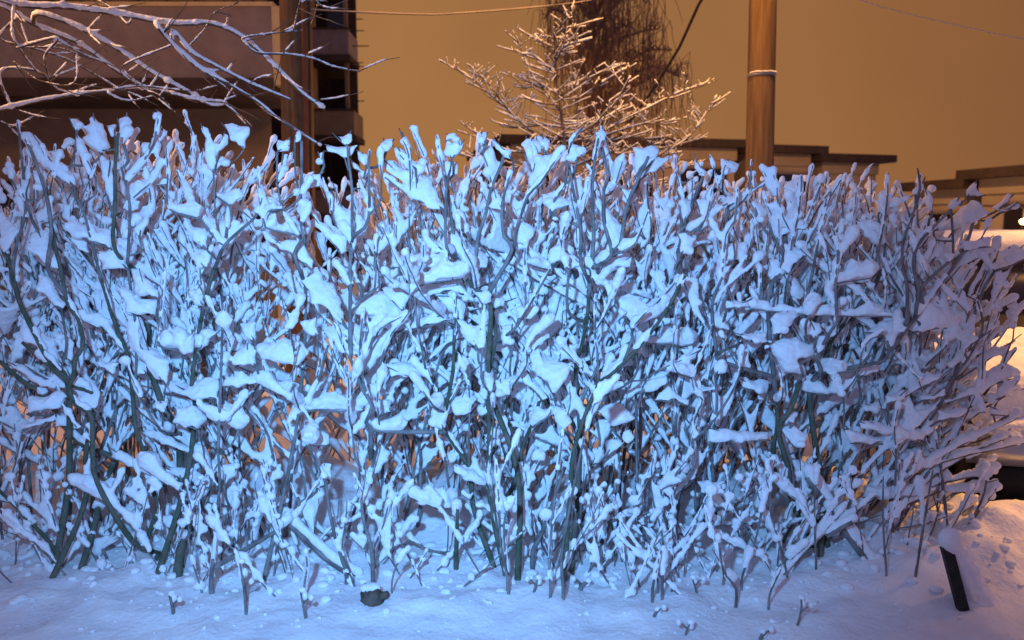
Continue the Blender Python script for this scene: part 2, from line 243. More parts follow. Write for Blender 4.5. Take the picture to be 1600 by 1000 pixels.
# canes: thickness | points, root end first
STEM = {
(0,170): "7|300 1000 320 780 290 550 220 330 160 190;6|80 1000 100 870 160 640 150 450 110 80;8|720 880 720 600 720 350 740 150;6|800 920 810 600 760 370;4|820 570 940 460 1000 350;5|900 320 960 220 990 60;6|540 700 480 560 420 480 350 420;5|1400 860 1430 620;7|1400 860 1500 760 1600 670 1640 560;6|1400 860 1370 830 1250 690 1200 620;4|1140 440 1180 340 1210 180;4|1060 620 1050 400 1040 240;5|940 640 930 470",
(400,170): "7|1190 860 1190 500 1215 380;5|1190 500 1150 300 1130 170;8|1380 850 1440 640 1470 500 1540 330 1550 250;4|960 820 965 500 955 290 920 200;6|600 700 600 500 575 300 570 220;6|700 700 705 400 710 260;4|780 560 775 270;8|280 640 285 400 285 200;5|60 740 75 640 180 630 250 580 340 450;8|590 900 600 830 610 770;5|600 830 500 730 470 640 465 520;4|1360 1000 1290 860;4|750 1000 740 860 750 800;4|740 940 800 860;8|270 1000 240 900 280 830;6|1080 860 1040 780 1010 640;8|1230 760 1215 600 1195 520;8|1600 880 1550 800 1540 600 1590 400",
(800,170): "6|10 900 25 760 100 540 150 300 120 230;5|100 540 180 460 250 350 310 270;6|240 640 330 470 350 330 370 210 440 120;7|430 960 430 780 400 600 360 380;8|510 800 500 600 510 380 540 180;8|600 940 620 880 575 700 575 500 600 420 560 240;8|620 890 680 840 710 640 770 480 840 330 850 300;8|1040 990 1060 800 1140 560 1190 430;6|1060 700 1040 500 1035 400;4|1200 700 1250 500;5|1310 940 1340 780 1350 560;5|1340 780 1390 700 1410 500;4|1390 940 1375 790;4|640 480 690 330;4|460 980 520 870;4|1470 540 1500 320;4|310 840 340 700;4|80 980 85 830;5|760 850 850 640",
(1200,220): "9|0 1000 90 790 110 560 140 420 130 280;6|95 720 40 620 0 500;5|430 780 540 600;5|440 700 410 560;7|940 920 910 800 940 650 1140 430;8|1190 740 1300 450;6|870 920 840 760 850 620 920 420;4|740 410 750 200;4|500 1000 505 860;3|390 910 640 860;8|680 820 680 660;6|290 760 340 480;5|950 300 935 170;7|1360 900 1500 790 1600 740;8|960 920 1150 740",
(0,420): "9|990 1500 960 1400 920 1200 850 1000 830 800 800 550 720 350 620 40 520 -100 420 -240;16|1030 880 960 680 930 480 910 240 890 40;11|1200 720 1230 500 1270 250 1340 0 1404 -140;10|780 1640 610 1340 580 1160 580 1000 560 900 480 850 430 740 460 680 470 560 520 480 490 320 420 200 380 0 340 -160 300 -400;12|300 560 200 370 120 200 70 0 20 -160;10|440 720 300 600 140 460;12|560 1120 440 1030 280 800 140 700 0 580;4|1000 480 1010 240 1025 0;5|1270 230 1250 0;6|1390 360 1385 170;4|1440 490 1390 360;4|1240 860 1400 960;5|1000 1000 900 850 830 700",
(400,420): "9|720 1000 725 860 660 740 590 560 560 520;5|670 700 650 560 655 420 670 260;5|655 580 770 390 780 300;3|780 370 910 300;4|580 900 580 740 570 600;4|600 760 640 600;3|240 780 230 640 260 470;5|350 1000 300 900 180 800 20 720;4|200 960 330 890 530 890 680 870;10|1190 860 1230 640 1240 400 1250 330;6|1070 700 1040 520 1010 370;11|1470 580 1500 420 1480 260 1540 240;5|1410 680 1420 420 1425 230;4|1470 770 1430 660;5|1110 860 1060 780 980 690;6|770 100 740 0;7|660 160 590 0;3|790 540 850 400 950 280 1000 120 1280 60;4|760 780 800 640;4|1330 740 1270 600;4|1480 1000 1480 800;4|1550 960 1550 790 1600 740;12|1380 130 1250 0;7|380 720 450 480",
(800,420): "11|430 500 470 300 480 130;5|530 860 535 550 520 420 525 160;6|20 370 130 190 240 0;10|640 640 800 480 970 250 1080 40;6|700 730 780 640 770 500;6|730 500 750 380 640 230;5|750 380 840 270;3|800 470 900 470 1100 490;9|1280 560 1440 460;5|1140 950 1190 820 1140 760 1110 600;5|1250 960 1400 720 1440 500;11|110 1000 180 800;4|240 900 230 720;4|90 600 100 470 230 350;7|350 260 355 0;7|1250 240 1310 60;3|580 290 690 30;3|560 80 620 20 700 10;5|1560 200 1550 0;8|420 860 560 560;3|1010 600 1030 200",
(1200,470): "13|340 420 400 240 530 90;8|330 430 240 250 220 90 160 0;4|500 90 510 0;5|240 130 310 20;4|550 430 600 280 720 190;6|1130 520 1220 400 1340 180 1310 0;8|1000 760 1150 560;9|730 370 740 250;7|340 270 430 130;4|800 1000 790 800 820 650;4|480 560 620 340;14|140 680 200 500;12|60 780 50 600;8|820 100 890 0;4|90 600 80 450 0 310;4|1240 300 1400 180",
(0,670): "8|360 800 300 700 150 540 0 390 -60 330;5|1180 660 1190 450 1010 320 900 250;5|850 640 700 480 450 350;7|1370 390 1370 250 1360 100;5|1320 340 1220 130;6|1530 1000 1470 770;9|1320 960 1330 820",
(400,670): "7|560 880 500 700 450 460 430 320 330 120;6|390 360 270 160 260 100;8|730 920 720 750 670 560 660 440;5|740 740 790 620 830 460;4|850 960 880 850 950 760;6|680 330 620 170 600 0;6|700 330 750 150 790 0;9|715 190 710 0;5|1575 960 1530 720 1520 480 1500 200;5|1570 940 1550 600 1600 460;5|1500 560 1450 300 1350 60;10|1250 800 1260 500;5|300 1000 320 860 310 770;7|1210 380 1180 180;9|240 560 260 430",
(800,670): "5|240 1000 235 800 270 400 320 0;6|320 1000 310 800 350 550 390 340 450 60;5|330 920 370 820 390 720;3|390 750 560 650;9|130 770 200 620 330 240;4|580 820 580 540 540 400;4|580 750 660 650;6|420 620 440 420 470 280;5|880 990 930 760;5|940 980 950 760;4|910 940 850 680;5|1000 950 970 870;6|910 500 930 380 1060 330 1130 260;5|1400 1000 1320 880 1290 680;4|1320 880 1250 750;4|1440 920 1520 700 1590 400;5|1130 260 1130 0;5|20 560 60 330;3|1080 840 1090 700",
(1200,720): "4|100 660 230 540;4|10 840 80 680;4|60 650 80 440;4|740 720 720 400 720 100;5|920 740 960 480 1030 60;4|300 660 290 300 310 60",
}
def parse(d, q):
    res = []
    for (ox, oy), s in d.items():
        for it in s.split(';'):
            wd = 0.0
            if '|' in it: wd, it = it.split('|'); wd = float(wd)
            a = [float(t) for t in it.split()]
            res.append((wd, [(ox + a[i] / 4, oy + a[i + 1] / 4) for i in range(0, len(a), 2)]))
    return res
# ---------------------------------------------------------------- ground: one snow sheet, fine near the hedge
def gz(x, y):
    n = noise.noise
    z = 0.035 * n(Vector((x * .9, y * .9, 3))) + 0.02 * n(Vector((x * 2.6, y * 2.6, 7)))
    near = max(0.0, 1 - abs(y - 3.9) / 1.7)
    z += near * (0.045 * n(Vector((x * 5, y * 5, 1))) + 0.028 * n(Vector((x * 13, y * 13, 5))) + 0.012 * n(Vector((x * 31, y * 31, 8))) + 0.05)
    z += 0.006 * n(Vector((x * 9, y * 9, 12)))
    if -4 < x < 3.2: z += 0.17 * math.exp(-((y - 4.35) / .45) ** 2) * (1 + .8 * n(Vector((x * 2.2, y * 2.2, 21)))) * min(1, max(0, (2.6 - x) / .6))
    # ploughed bank at the right end of the hedge
    d = ((x - 2.45) / 0.85) ** 2 + ((y - 3.60) / 0.42) ** 2
    bank = math.exp(-d * 1.1)
    z += bank * (0.21 + 0.06 * n(Vector((x * 5, y * 5, 9))) + 0.025 * n(Vector((x * 14, y * 14, 2))))
    return z
def axis(lo, hi, step, far, grow):
    a = list(np.arange(lo, hi + 1e-6, step)); s = step
    while a[-1] < far[1]: s *= grow; a.append(a[-1] + s)
    s = step
    while a[0] > far[0]: s *= grow; a.insert(0, a[0] - s)
    return a
xs = axis(-3.0, 3.4, 0.028, (-600, 600), 1.22); ys = axis(1.9, 5.2, 0.028, (-60, 900), 1.22)
V = [(x, y, gz(x, y) if abs(x) < 30 and y < 60 else 0.0) for y in ys for x in xs]
nx = len(xs); F = [(j*nx+i, j*nx+i+1, (j+1)*nx+i+1, (j+1)*nx+i) for j in range(len(ys)-1) for i in range(nx-1)]
me = bpy.data.meshes.new('ground'); me.from_pydata(V, [], F); me.polygons.foreach_set('use_smooth', [True]*len(F))
me.materials.append(M['ground_snow']); g = bpy.data.objects.new('ground', me); COL.objects.link(g); tag(g, kind='structure')

# ---------------------------------------------------------------- the apartment block close on the left
def rect_box(mb, pxa, pya, pxb, pyb, Y, depth):
    a = at(pxa, pya, Y); b = at(pxb, pyb, Y)
    mb.box(min(a.x, b.x), Y, min(a.z, b.z), max(a.x, b.x), Y + depth, max(a.z, b.z))
bA = thing('apartment_block', 'dark apartment block at the left with a long pale concrete balcony front above brown shade', 'building', (-7, 12, 0))
YA = 12.0
m = MB(); m.box(-16, YA + 1.3, 0, at(436, 100, YA).x, YA + 9, 9.0)
for i_ in (2, 6): m.v[i_].x *= (YA + 9) / (YA + .2)
m.v = [Vector(v) for v in m.v]
for i_ in (1, 2, 5, 6): m.v[i_].x = at(428, 100, YA + .6).x * (m.v[i_].y / (YA + .6)) * 1.02
m.build('wall', M['wall'], bA, False)
a = at(0, 10, YA); b = at(428, 122, YA)
m = MB(); m.box(-16, YA, b.z, b.x, YA + .14, a.z); m.build('balcony_panel', M['concrete'], bA, False)
m = MB(); m.box(-16, YA - .03, a.z, b.x + .03, YA + .17, a.z + .06); m.build('rail_cap', M['frame'], bA, False)
m = MB(); m.box(b.x + .003, YA - .02, b.z - .1, b.x + .13, YA + 1.3, a.z + .0); m.build('end_frame', M['frame'], bA, False)
c = at(0, 150, YA)
m = MB(); m.box(-16, YA - .05, b.z - .26, b.x, YA + 1.3, b.z - .003); m.build('floor_slab', M['trim'], bA, False)
m = MB(); m.box(-16, YA - .10, a.z + 1.0, b.x + .1, YA + 1.3, a.z + 1.3); m.build('floor_slab', M['trim'], bA, False)
for k in range(6):
    x0 = -15 + k * 2.0
    fr = MB(); fr.box(x0, YA + 1.24, 1.0, x0 + 1.25, YA + 1.3, 2.3); o = fr.build('window', M['trim'], bA, False)
    p = MB(); p.box(x0 + .08, YA + 1.22, 1.08, x0 + .60, YA + 1.24, 2.22); p.box(x0 + .66, YA + 1.22, 1.08, x0 + 1.17, YA + 1.24, 2.22)
    p.build('pane', M['glass'], o, False)
for k in range(12):
    pass
m = MB(); zb = a.z + .06
for k in range(30):
    x0 = -16 + k * .42
    if x0 < b.x: m.box(x0, YA + .04, zb, x0 + .03, YA + .07, zb + .9)
m.box(-16, YA + .03, zb + .9, b.x, YA + .08, zb + .95)
m.build('railing', M['trim'], bA, False)

# farther block with stacked balconies
YB = 25.0
bB = thing('apartment_block', 'farther apartment block with grey stacked balconies beside the tall wooden pole', 'building', (-7, 27, 0))
xr = at(545, 100, YB).x; xl = at(486, 100, YB).x; zt = 22
m = MB(); m.box(xl - 9, YB + 1.5, 0, xr - .02, YB + 12, zt)
for i_ in (2, 6): m.v[i_].x *= (YB + 12) / (YB + .8)
m.build('wall', M['trim'], bB, False)
fh = at(500, 45, YB).z - at(500, 172, YB).z
ztop = at(500, 46, YB).z; zlow = at(500, 85, YB).z; h = ztop - zlow
for k in range(-2, 5):
    z1 = ztop + k * fh
    if z1 - h < 0: continue
    wx = xr + (.12 if k % 2 else 0.0)
    m = MB(); m.box(xl - .1, YB, z1 - h, wx, YB + .12, z1); m.box(wx - .12, YB + .12, z1 - h, wx, YB + 1.5, z1)
    m.build('balcony_panel', M['concrete'] if k % 2 == 0 else M['wall'], bB, False)
    m = MB(); m.box(xl - .1, YB - .04, z1 - h - .18, wx + .05, YB + 1.5, z1 - h - .004); m.build('floor_slab', M['trim'], bB, False)
    m = MB(); m.box(xl, YB - .03, z1 + .003, wx + .03, YB + .15, z1 + .06); m.build('rail_cap', M['trim'], bB, False)
    m = MB(); m.box(xl + .15, YB + 1.42, z1 - h + .1, xr - .35, YB + 1.5, z1 + 1.2); m.build('window', M['glass'], bB, False)
    m = MB(); m.box(xr - .19, YB + .3, z1 + .06, xr - .08, YB + .42, z1 + fh - h - .19); m.build('post', M['wall'], bB, False)
for py in (30, 48, 72, 98, 104, 158):
    p = at(550, py, YB); m = MB(); m.tube([p, p + Vector((random.uniform(.15, .55), 0, 0))], .018, 5); m.build('bracket', M['trim'], bB)
m = MB(); m.box(xl - .55, YB - .2, 0, xl - .15, YB + 1.4, zt); m.build('pilaster', M['wall'], bB, False)

# low terrace of houses with stepped flat roofs
def terrace(name, label, segs, Y, depthY, roofpx=11):
    p0 = at(segs[0][0], segs[0][2], Y)
    T = thing(name, label, 'building', (p0.x, Y, 0))
    for (xa, xb, ya, yb, Ya, Yb, wins) in segs:
        A = at(xa, ya, Ya); B = at(xb, yb, Yb); d = Vector((B.x - A.x, B.y - A.y, 0)); ln = d.length; d.normalize(); nrm = Vector((-d.y, d.x, 0))
        Mx = Matrix(((d.x, nrm.x, 0, A.x), (d.y, nrm.y, 0, A.y), (0, 0, 1, 0), (0, 0, 0, 1)))
        zt_ = (A.z + B.z) / 2; th = 0.32
        m = MB(); m.box(0.35, 0.6, 0, ln - .35, depthY, zt_ - th, Mx); m.build('wall', M['wall_far'], T, False)
        m = MB(); m.box(-.2, 0, zt_ - th + .003, ln + .2, depthY + .4, zt_, Mx); m.build('roof', M['trim'], T, False)
        m = MB(); m.box(.3, .50, zt_ - th - .5, ln - .3, .597, zt_ - th, Mx); m.build('fascia', M['wall_far'], T, False)
        for (u, w_) in wins:
            x0 = u * ln; z1 = zt_ - th - .75
            fr = MB(); fr.box(x0, .53, z1 - 1.5, x0 + w_, .6, z1, Mx); o = fr.build('window', M['concrete'], T, False)
            p = MB(); p.box(x0 + .08, .50, z1 - 1.4, x0 + w_/2 - .04, .53, z1 - .1, Mx); p.box(x0 + w_/2 + .04, .50, z1 - 1.4, x0 + w_ - .08, .53, z1 - .1, Mx)
            p.build('pane', M['glass'], o, False)
    return T
terrace('terrace_house', 'long low terrace with stepped dark flat roofs behind the right wooden pole', [
    (790, 1172, 205, 222, 31, 33, [(.1, 2.0), (.42, 2.0), (.72, 2.2)]),
    (1172, 1289, 219, 233, 33, 34, [(.42, 2.0)]),
    (1289, 1396, 235, 246, 34, 35, [(.15, .3)])], 31, 9)
T2 = terrace('terrace_house', 'dark house rising toward the right frame edge with a glowing lamp on its front', [
    (1405, 1500, 289, 275, 30, 27, [(.3, 1.6)]),
    (1500, 1620, 274, 246, 27, 24, [(.45, 1.6)]),
    (1620, 1900, 246, 200, 24, 20, [(.1, 1.6)])], 30, 9)
lp = at(1599, 346, 19.5)
m = MB(); m.blob((0, 0, 0), .09, .09, .075, 12, 8); 
for i in range(len(m.v)): m.v[i] = m.v[i] + lp
o = m.build('wall_lamp', M['lit'], None, loc=lp); tag(o, 'small glowing lamp at the right frame edge above the parked car roof', 'lamp')
d = lamp('house_lamp', 'POINT', (lp.x, lp.y - .25, lp.z), 60, (1, .65, .3), .1)
m2 = MB(); m2.tube([Vector(lp) + Vector((0, 0, .1)), Vector((lp.x, lp.y, lp.z + .35)), Vector((lp.x, lp.y + 2.5, lp.z + .45))], .03, 6)
m2.build('bracket', M['trim'], o)

# ---------------------------------------------------------------- two wooden poles
def pole(label, pts, Y, r0, r1, band=None):
    b = at(*pts[0], Y); t = at(*pts[1], Y); d = (t - b) / (t.z - b.z)
    g0 = b + d * (-.1 - b.z); top = b + d * (8.6 - b.z)
    T = thing('utility_pole', label, 'pole', g0, 'wooden utility poles')
    m = MB(); n = 24; P = [g0 + (top - g0) * (i / n) for i in range(n + 1)]
    m.tube(P, [r0 + (r1 - r0) * i / n for i in range(n + 1)], 20); m.build('shaft', M['pole'], T)
    if band:
        c = at(*band, Y); u = (c.z - g0.z) / (top.z - g0.z); p = g0 + (top - g0) * u; r = (r0 + (r1 - r0) * u)
        m = MB(); m.tube([p + Vector((0, 0, -.012)), p + Vector((0, 0, .012))], r + .007, 20); m.build('band', M['metal'], T)
        m = MB(); k = []
        for i in range(13):
            th = math.pi * (1.15 + .75 * i / 12); k.append(p + Vector((math.cos(th) * (r + .012), math.sin(th) * (r + .012), .018 + random.uniform(-.004, .004))))
        m.tube(k, [.004 + random.uniform(0, .006) for _ in k], 5); m.build('snow', M['snow'], T)
    return T
pR = pole('tall brown wooden pole right of centre with a thin frosted metal band', ((1187, 240), (1192, 5)), 8.2, .150, .112, (1190, 118))
pL = pole('wooden pole at the left before the apartment block, red pipe on its side', ((466, 240), (462, 5)), 8.2, .165, .150)
a = at(478, 300, 8.05); b = at(474, 0, 8.05)
m = MB(); d = (b - a) / (b.z - a.z); m.tube([a + d * (0.0 - a.z), a + d * (7 - a.z)], .022, 8); m.build('pipe', M['pipe'], pL)
m = MB(); m.tube([a + d * (0.0 - a.z) + Vector((.05, 0, 0)), a + d * (7 - a.z) + Vector((.05, 0, 0))], .014, 8); m.build('cable', M['cable'], pL)

# ---------------------------------------------------------------- wires
def wire(label, P, r, mt, snow=None, name='overhead_wire'):
    pts = []
    for i in range(len(P) - 1):
        for k in range(10): pts.append(P[i].lerp(P[i + 1], k / 10))
    pts.append(P[-1]); n = len(pts)
    for i in range(n):
        u = i / (n - 1); pts[i] = pts[i] + Vector((0, 0, -0.10 * math.sin(math.pi * u)))
    T = thing(name, label, 'wire', pts[0]); m = MB(); m.tube(pts, r, 6); m.build('cable', mt, T)
    if snow:
        m = MB(); m.tube([p + Vector((0, 0, r * 1.1)) for p in pts], [r * random.uniform(.6, 1.3) for _ in pts], 5); m.build('snow', M['cable_snow'], T)
wire('thin frosted wire crossing the sky from the left pole toward the birch', [at(470, 15, 8.1), at(680, 11, 9.5), at(900, -6, 11), at(1250, -60, 14)], .006, M['cable'], True)
wire('very thin pale wire crossing the sky in the top right corner', [at(1200, -52, 8.3), at(1380, -2, 8.6), at(1600, 48, 9), at(1900, 110, 9.6)], .006, M['cable_snow'])
wire('dark slanting stay cable between the weeping birch and the right pole', [at(1120, -40, 8.4), at(1092, 0, 8.6), at(1062, 62, 9.0), at(1024, 122, 9.4), at(982, 180, 9.8), at(905, 300, 10.4), at(860, 400, 10.8), at(840, 480, 11.2)], .016, M['cable'], name='stay_cable')

# ---------------------------------------------------------------- parked car under snow at the right edge
CX, CY = 3.33, 4.05; CA = R(-4)
CM = Matrix.Translation((CX, CY, 0)) @ Matrix.Rotation(CA, 4, 'Z')
car = thing('parked_car', 'parked car facing the hedge with thick snow on its bonnet and roof', 'car', (CX, CY, 0))
def prof(mb, profile, halfw, taper):
    """profile: (y,z,halfwidth) closed outline swept across the width with rounded sides"""
    b = len(mb.v); n = len(profile); cols = 9
    for c_ in range(cols):
        u = -1 + 2 * c_ / (cols - 1)
        for (y, z, hw) in profile:
            e_ = abs(u) ** 4
            mb.v.append(CM @ Vector((u * hw, y + (0.05 * e_ if y < 1 else -0.05 * e_), z - .05 * e_ * (1 if z > .6 else 0))))
    for c_ in range(cols - 1):
        for i in range(n):
            j = (i + 1) % n; q = b + c_ * n
            mb.f.append((q + i, q + j, q + n + j, q + n + i))
    mb.f.append(tuple(b + i for i in range(n))[::-1]); q = b + (cols - 1) * n; mb.f.append(tuple(q + i for i in range(n)))
hw = .86
m = MB(); prof(m, [(0.02, .24, hw-.06), (0.0, .40, hw-.04), (0.03, .62, hw-.02), (.12, .67, hw-.03), (.95, .79, hw-.03), (1.2, .84, hw), (3.9, .90, hw), (4.2, .85, hw-.04), (4.25, .45, hw-.04), (4.2, .25, hw-.05), (3.9, .22, hw-.03), (.4, .22, hw-.03)], hw, 0)
m.build('body', M['carpaint'], car)
m = MB(); prof(m, [(1.05, .88, hw-.06), (1.75, 1.36, hw-.22), (2.1, 1.43, hw-.24), (3.2, 1.42, hw-.24), (3.9, 1.1, hw-.14), (4.05, .90, hw-.1)], hw, 0)
cab = m.build('cabin_glass', M['glass'], car)
for s in (-1, 1):
    for (p, q_) in (((1.02, .89, hw-.05), (1.78, 1.39, hw-.21)), ((2.35, .90, hw-.02), (2.35, 1.41, hw-.22)), ((3.2, 1.40, hw-.22), (4.0, .92, hw-.08))):
        m = MB(); m.tube([CM @ Vector((s * p[2], p[0], p[1])), CM @ Vector((s * q_[2], q_[0], q_[1]))], .035, 8); m.build('pillar', M['carpaint'], car)
m = MB(); prof(m, [(-.10, .33, hw-.02), (-.12, .40, hw-.01), (-.09, .50, hw-.02), (.04, .52, hw-.01), (.04, .30, hw-.01)], hw, 0); bump_ = m.build('bumper', M['chrome'], car)
m = MB(); prof(m, [(-.06, .12, hw-.05), (-.08, .31, hw-.03), (.10, .31, hw-.03), (.3, .10, hw-.05)], hw, 0); m.build('skirt', M['black'], car)
m = MB()
for k in range(5): m.box(-.34, -.012, .545 + k * .03, .34, .01, .56 + k * .03, CM)
m.build('grille', M['black'], car, False)
for s in (-1, 1):
    m = MB(); m.blob((0, 0, 0), .14, .06, .075, 14, 8); cc = CM @ Vector((s * .60, .035, .62)); m.v = [v + cc for v in m.v]; m.build('headlight', M['chrome'], car)
    m = MB(); m.blob((0, 0, 0), .06, .04, .07, 10, 6); cc = CM @ Vector((s * .93, 1.25, .97)); m.v = [v + cc for v in m.v]; m.build('mirror', M['carpaint'], car)
    for yy in (.72, 3.35):
        c0 = CM @ Vector((s * (hw - .14), yy, .30)); c1 = CM @ Vector((s * (hw + .015), yy, .30)); ax = (c1 - c0)
        m = MB(); m.tube([c0, c0.lerp(c1, .1), c0.lerp(c1, .9), c1], [.27, .31, .31, .28], 28); o = m.build('wheel', M['black'], car)
        m = MB(); m.tube([c1 - ax * .02, c1 + ax * .05], [.19, .17], 20); m.build('rim', M['metal'], o)
# snow lying on bonnet, windscreen foot and roof
def carsnow(pts, name, vox=.022):
    m = MB()
    for (x, y, z, rx, ry, rz) in pts: 
        k = MB(); k.blob((0, 0, 0), rx, ry, rz, 14, 8); c_ = CM @ Vector((x, y, z)); b_ = len(m.v)
        m.v += [v + c_ for v in k.v]; m.f += [tuple(i + b_ for i in f) for f in k.f]
    return remesh(m, name, M['snow'], car, vox, 5, .02)
rr = random.Random(5)
P = []
for i in range(16):
    for j in range(11):
        u = -.80 + 1.6 * i / 15; v = .06 + 1.05 * j / 10
        P.append((u, v, .71 + .12 * min(1, v) , .13, .13, .075 + rr.uniform(0, .02)))
for i in range(16): P.append((-.80 + 1.6 * i / 15, .0, .62, .11, .065, .12)); P.append((-.78 + 1.56 * i / 15, -.10, .545, .10, .055, .035 + rr.uniform(0, .015)))
carsnow(P, 'bonnet_snow')
P = []
for i in range(14):
    for j in range(12):
        P.append((-.60 + 1.2 * i / 13, 1.72 + 1.75 * j / 11, 1.44 - (.06 if j == 11 else 0), .12, .14, .10 + rr.uniform(0, .02)))
carsnow(P, 'roof_snow', .03)

# a second snowed-in car seen through the gaps on the left
# ---------------------------------------------------------------- black stake plastered with snow
b = on_ground(1508, 966, .02); t = at(1478, 852, b.y + .03); 
stk = thing('stake', 'short black square stake leaning left with snow packed on its right side', 'stake', b)
ax = (t - b).normalized(); sx = ax.cross(Vector((0, 1, 0))).normalized(); sy = ax.cross(sx)
m = MB(); w_ = .021; L_ = (t - b).length
for (k, s) in ((-.12, 1), (L_ - .006, 1), (L_, .75)):
    for (i, j) in ((-1, -1), (1, -1), (1, 1), (-1, 1)): m.v.append(b + ax * k + sx * (w_ * i * s) + sy * (w_ * .6 * j * s))
m.f = [(0,1,2,3)[::-1], (8,9,10,11)] + [(l*4+i, l*4+(i+1) % 4, l*4+4+(i+1) % 4, l*4+4+i) for l in (0, 1) for i in range(4)]
m.build('post', M['stake'], stk, False)
m = MB(); top = t + Vector((.012, .0, .02))
m.blob(top + Vector((0, 0, .006)), .042, .04, .050, 12, 8)
P = [at(1490, 862, b.y + .06), at(1500, 885, b.y + .065), at(1512, 910, b.y + .07), at(1524, 932, b.y + .08), at(1545, 955, b.y + .08), at(1560, 972, b.y + .08)]
m.tube(P, [.046, .054, .062, .068, .066, .04], 8)
m.tube([top, P[0]], [.04, .04], 8)
for k in range(14):
    p = P[0].lerp(P[4], rr.random()); m.blob(p + Vector((rr.uniform(-.02, .03), rr.uniform(-.02, .03), rr.uniform(-.02, .02))), .03, .03, .03, 8, 6)
remesh(m, 'snow', M['snow'], stk, .007, 5, .006)
# ---------------------------------------------------------------- growth helpers
RN = random.Random(23)
def smooth_noise(seed):
    s = seed * 7.13
    return lambda t: noise.noise(Vector((t, s, s * .37)))
def catmull(P, step=.025):
    if len(P) < 3:
        a, b = P[0], P[-1]; n = max(2, int((b - a).length / step)); return [a.lerp(b, i / n) for i in range(n + 1)]
    Q = [P[0] * 2 - P[1]] + P + [P[-1] * 2 - P[-2]]; res = []
    for i in range(1, len(Q) - 2):
        p0, p1, p2, p3 = Q[i-1], Q[i], Q[i+1], Q[i+2]; n = max(2, int((p2 - p1).length / step))
        for k in range(n):
            t = k / n
            res.append(0.5 * ((2*p1) + (p2-p0)*t + (2*p0-5*p1+4*p2-p3)*t*t + (3*p1-p0-3*p2+p3)*t*t*t))
    res.append(P[-1]); return res
def snow_on(mb, pts, rstem, cover=.5, rv=.012, rh=.03, seed=0, tip=True, wind=.7, sides=6):
    """snow tube lying along a twig: fat where it is level, broken where it is steep"""
    nf = smooth_noise(seed); run = []; rr_ = []
    n = len(pts); s = 0.0
    def flush():
        if len(run) >= 2: mb.tube(list(run), [max(r, .004) for r in rr_], sides)
        run.clear(); rr_.clear()
    for i in range(n):
        t = pts[min(i+1, n-1)] - pts[max(i-1, 0)]
        if i: s += (pts[i] - pts[i-1]).length
        if t.length < 1e-6: continue
        t.normalize(); lv = math.sqrt(max(0, 1 - t.z * t.z))
        k = nf(s * 9) + .45 * nf(s * 31)
        c_ = cover * 1.5 - .66 + lv * .45 + k
        if tip and i > n - 4: c_ += .2
        if c_ > 0:
            r = (rv + rh * lv * lv) * (0.30 + .85 * min(1, c_)) * max(.35, 1 + .8 * nf(s * 75 + 9))
            off = Vector((0, wind * r * (1 - .3 * lv), r * (.25 + .75 * lv)))
            run.append(pts[i] + off); rr_.append(r + rstem * .5)
        else: flush()
    if run and tip:
        run.append(run[-1] + (pts[-1] - pts[-2]).normalized() * rr_[-1] * .9); rr_.append(rr_[-1] * .4)
    flush()
def web(mb, A, B, sag, T):
    """snow caught in the crotch between two twigs A and B (same origin)"""
    n = min(len(A), len(B)) - 1
    if n < 2: return
    cols, rows = 5, 5
    nrm = (A[n] - A[0]).cross(B[n] - B[0])
    if nrm.length < 1e-6: return
    nrm.normalize()
    if nrm.y < 0: nrm = -nrm
    sh = Vector((0, T * .4, 0)); b = len(mb.v); g = []
    for side in (-1, 1):
        for r in range(rows + 1):
            for c_ in range(cols + 1):
                u = c_ / cols; hmax = n * (1 - sag * math.sin(math.pi * u)); v = r / rows * hmax
                i = min(int(v), n - 1); f = v - i
                a = A[i].lerp(A[i+1], f); bb = B[i].lerp(B[i+1], f)
                th = T * (.35 + .65 * math.sin(math.pi * u)) * (.55 + .45 * (1 - r / rows))
                mb.v.append(a.lerp(bb, u) + nrm * (side * th) + sh)
    W = cols + 1; K = W * (rows + 1)
    for r in range(rows):
        for c_ in range(cols):
            q = b + r*W + c_
            mb.f.append((q, q+1, q+W+1, q+W)); mb.f.append((q+K, q+K+W, q+K+W+1, q+K+1))
    for r in range(rows):
        for c_ in (0, cols):
            q = b + r*W + c_; fc = (q, q+W, q+W+K, q+K); mb.f.append(fc if c_ == 0 else fc[::-1])
    for c_ in range(cols):
        for r in (0, rows):
            q = b + r*W + c_; fc = (q, q+K, q+K+1, q+1); mb.f.append(fc if r == 0 else fc[::-1])
TOP = [(-200, 235), (0, 228), (60, 205), (110, 188), (200, 184), (255, 182), (320, 200), (380, 198), (450, 212), (540, 214), (640, 212), (705, 212), (760, 214), (850, 214), (940, 214), (1040, 240), (1100, 250), (1200, 258), (1250, 280), (1360, 272), (1430, 284), (1530, 310), (1580, 340), (1700, 420)]
def topz(X):
    px = pxof((X, 3.7, 1.7))[0]; xs_ = [p[0] for p in TOP]; py = float(np.interp(px, xs_, [p[1] for p in TOP]))
    return at(px, py, 3.7).z
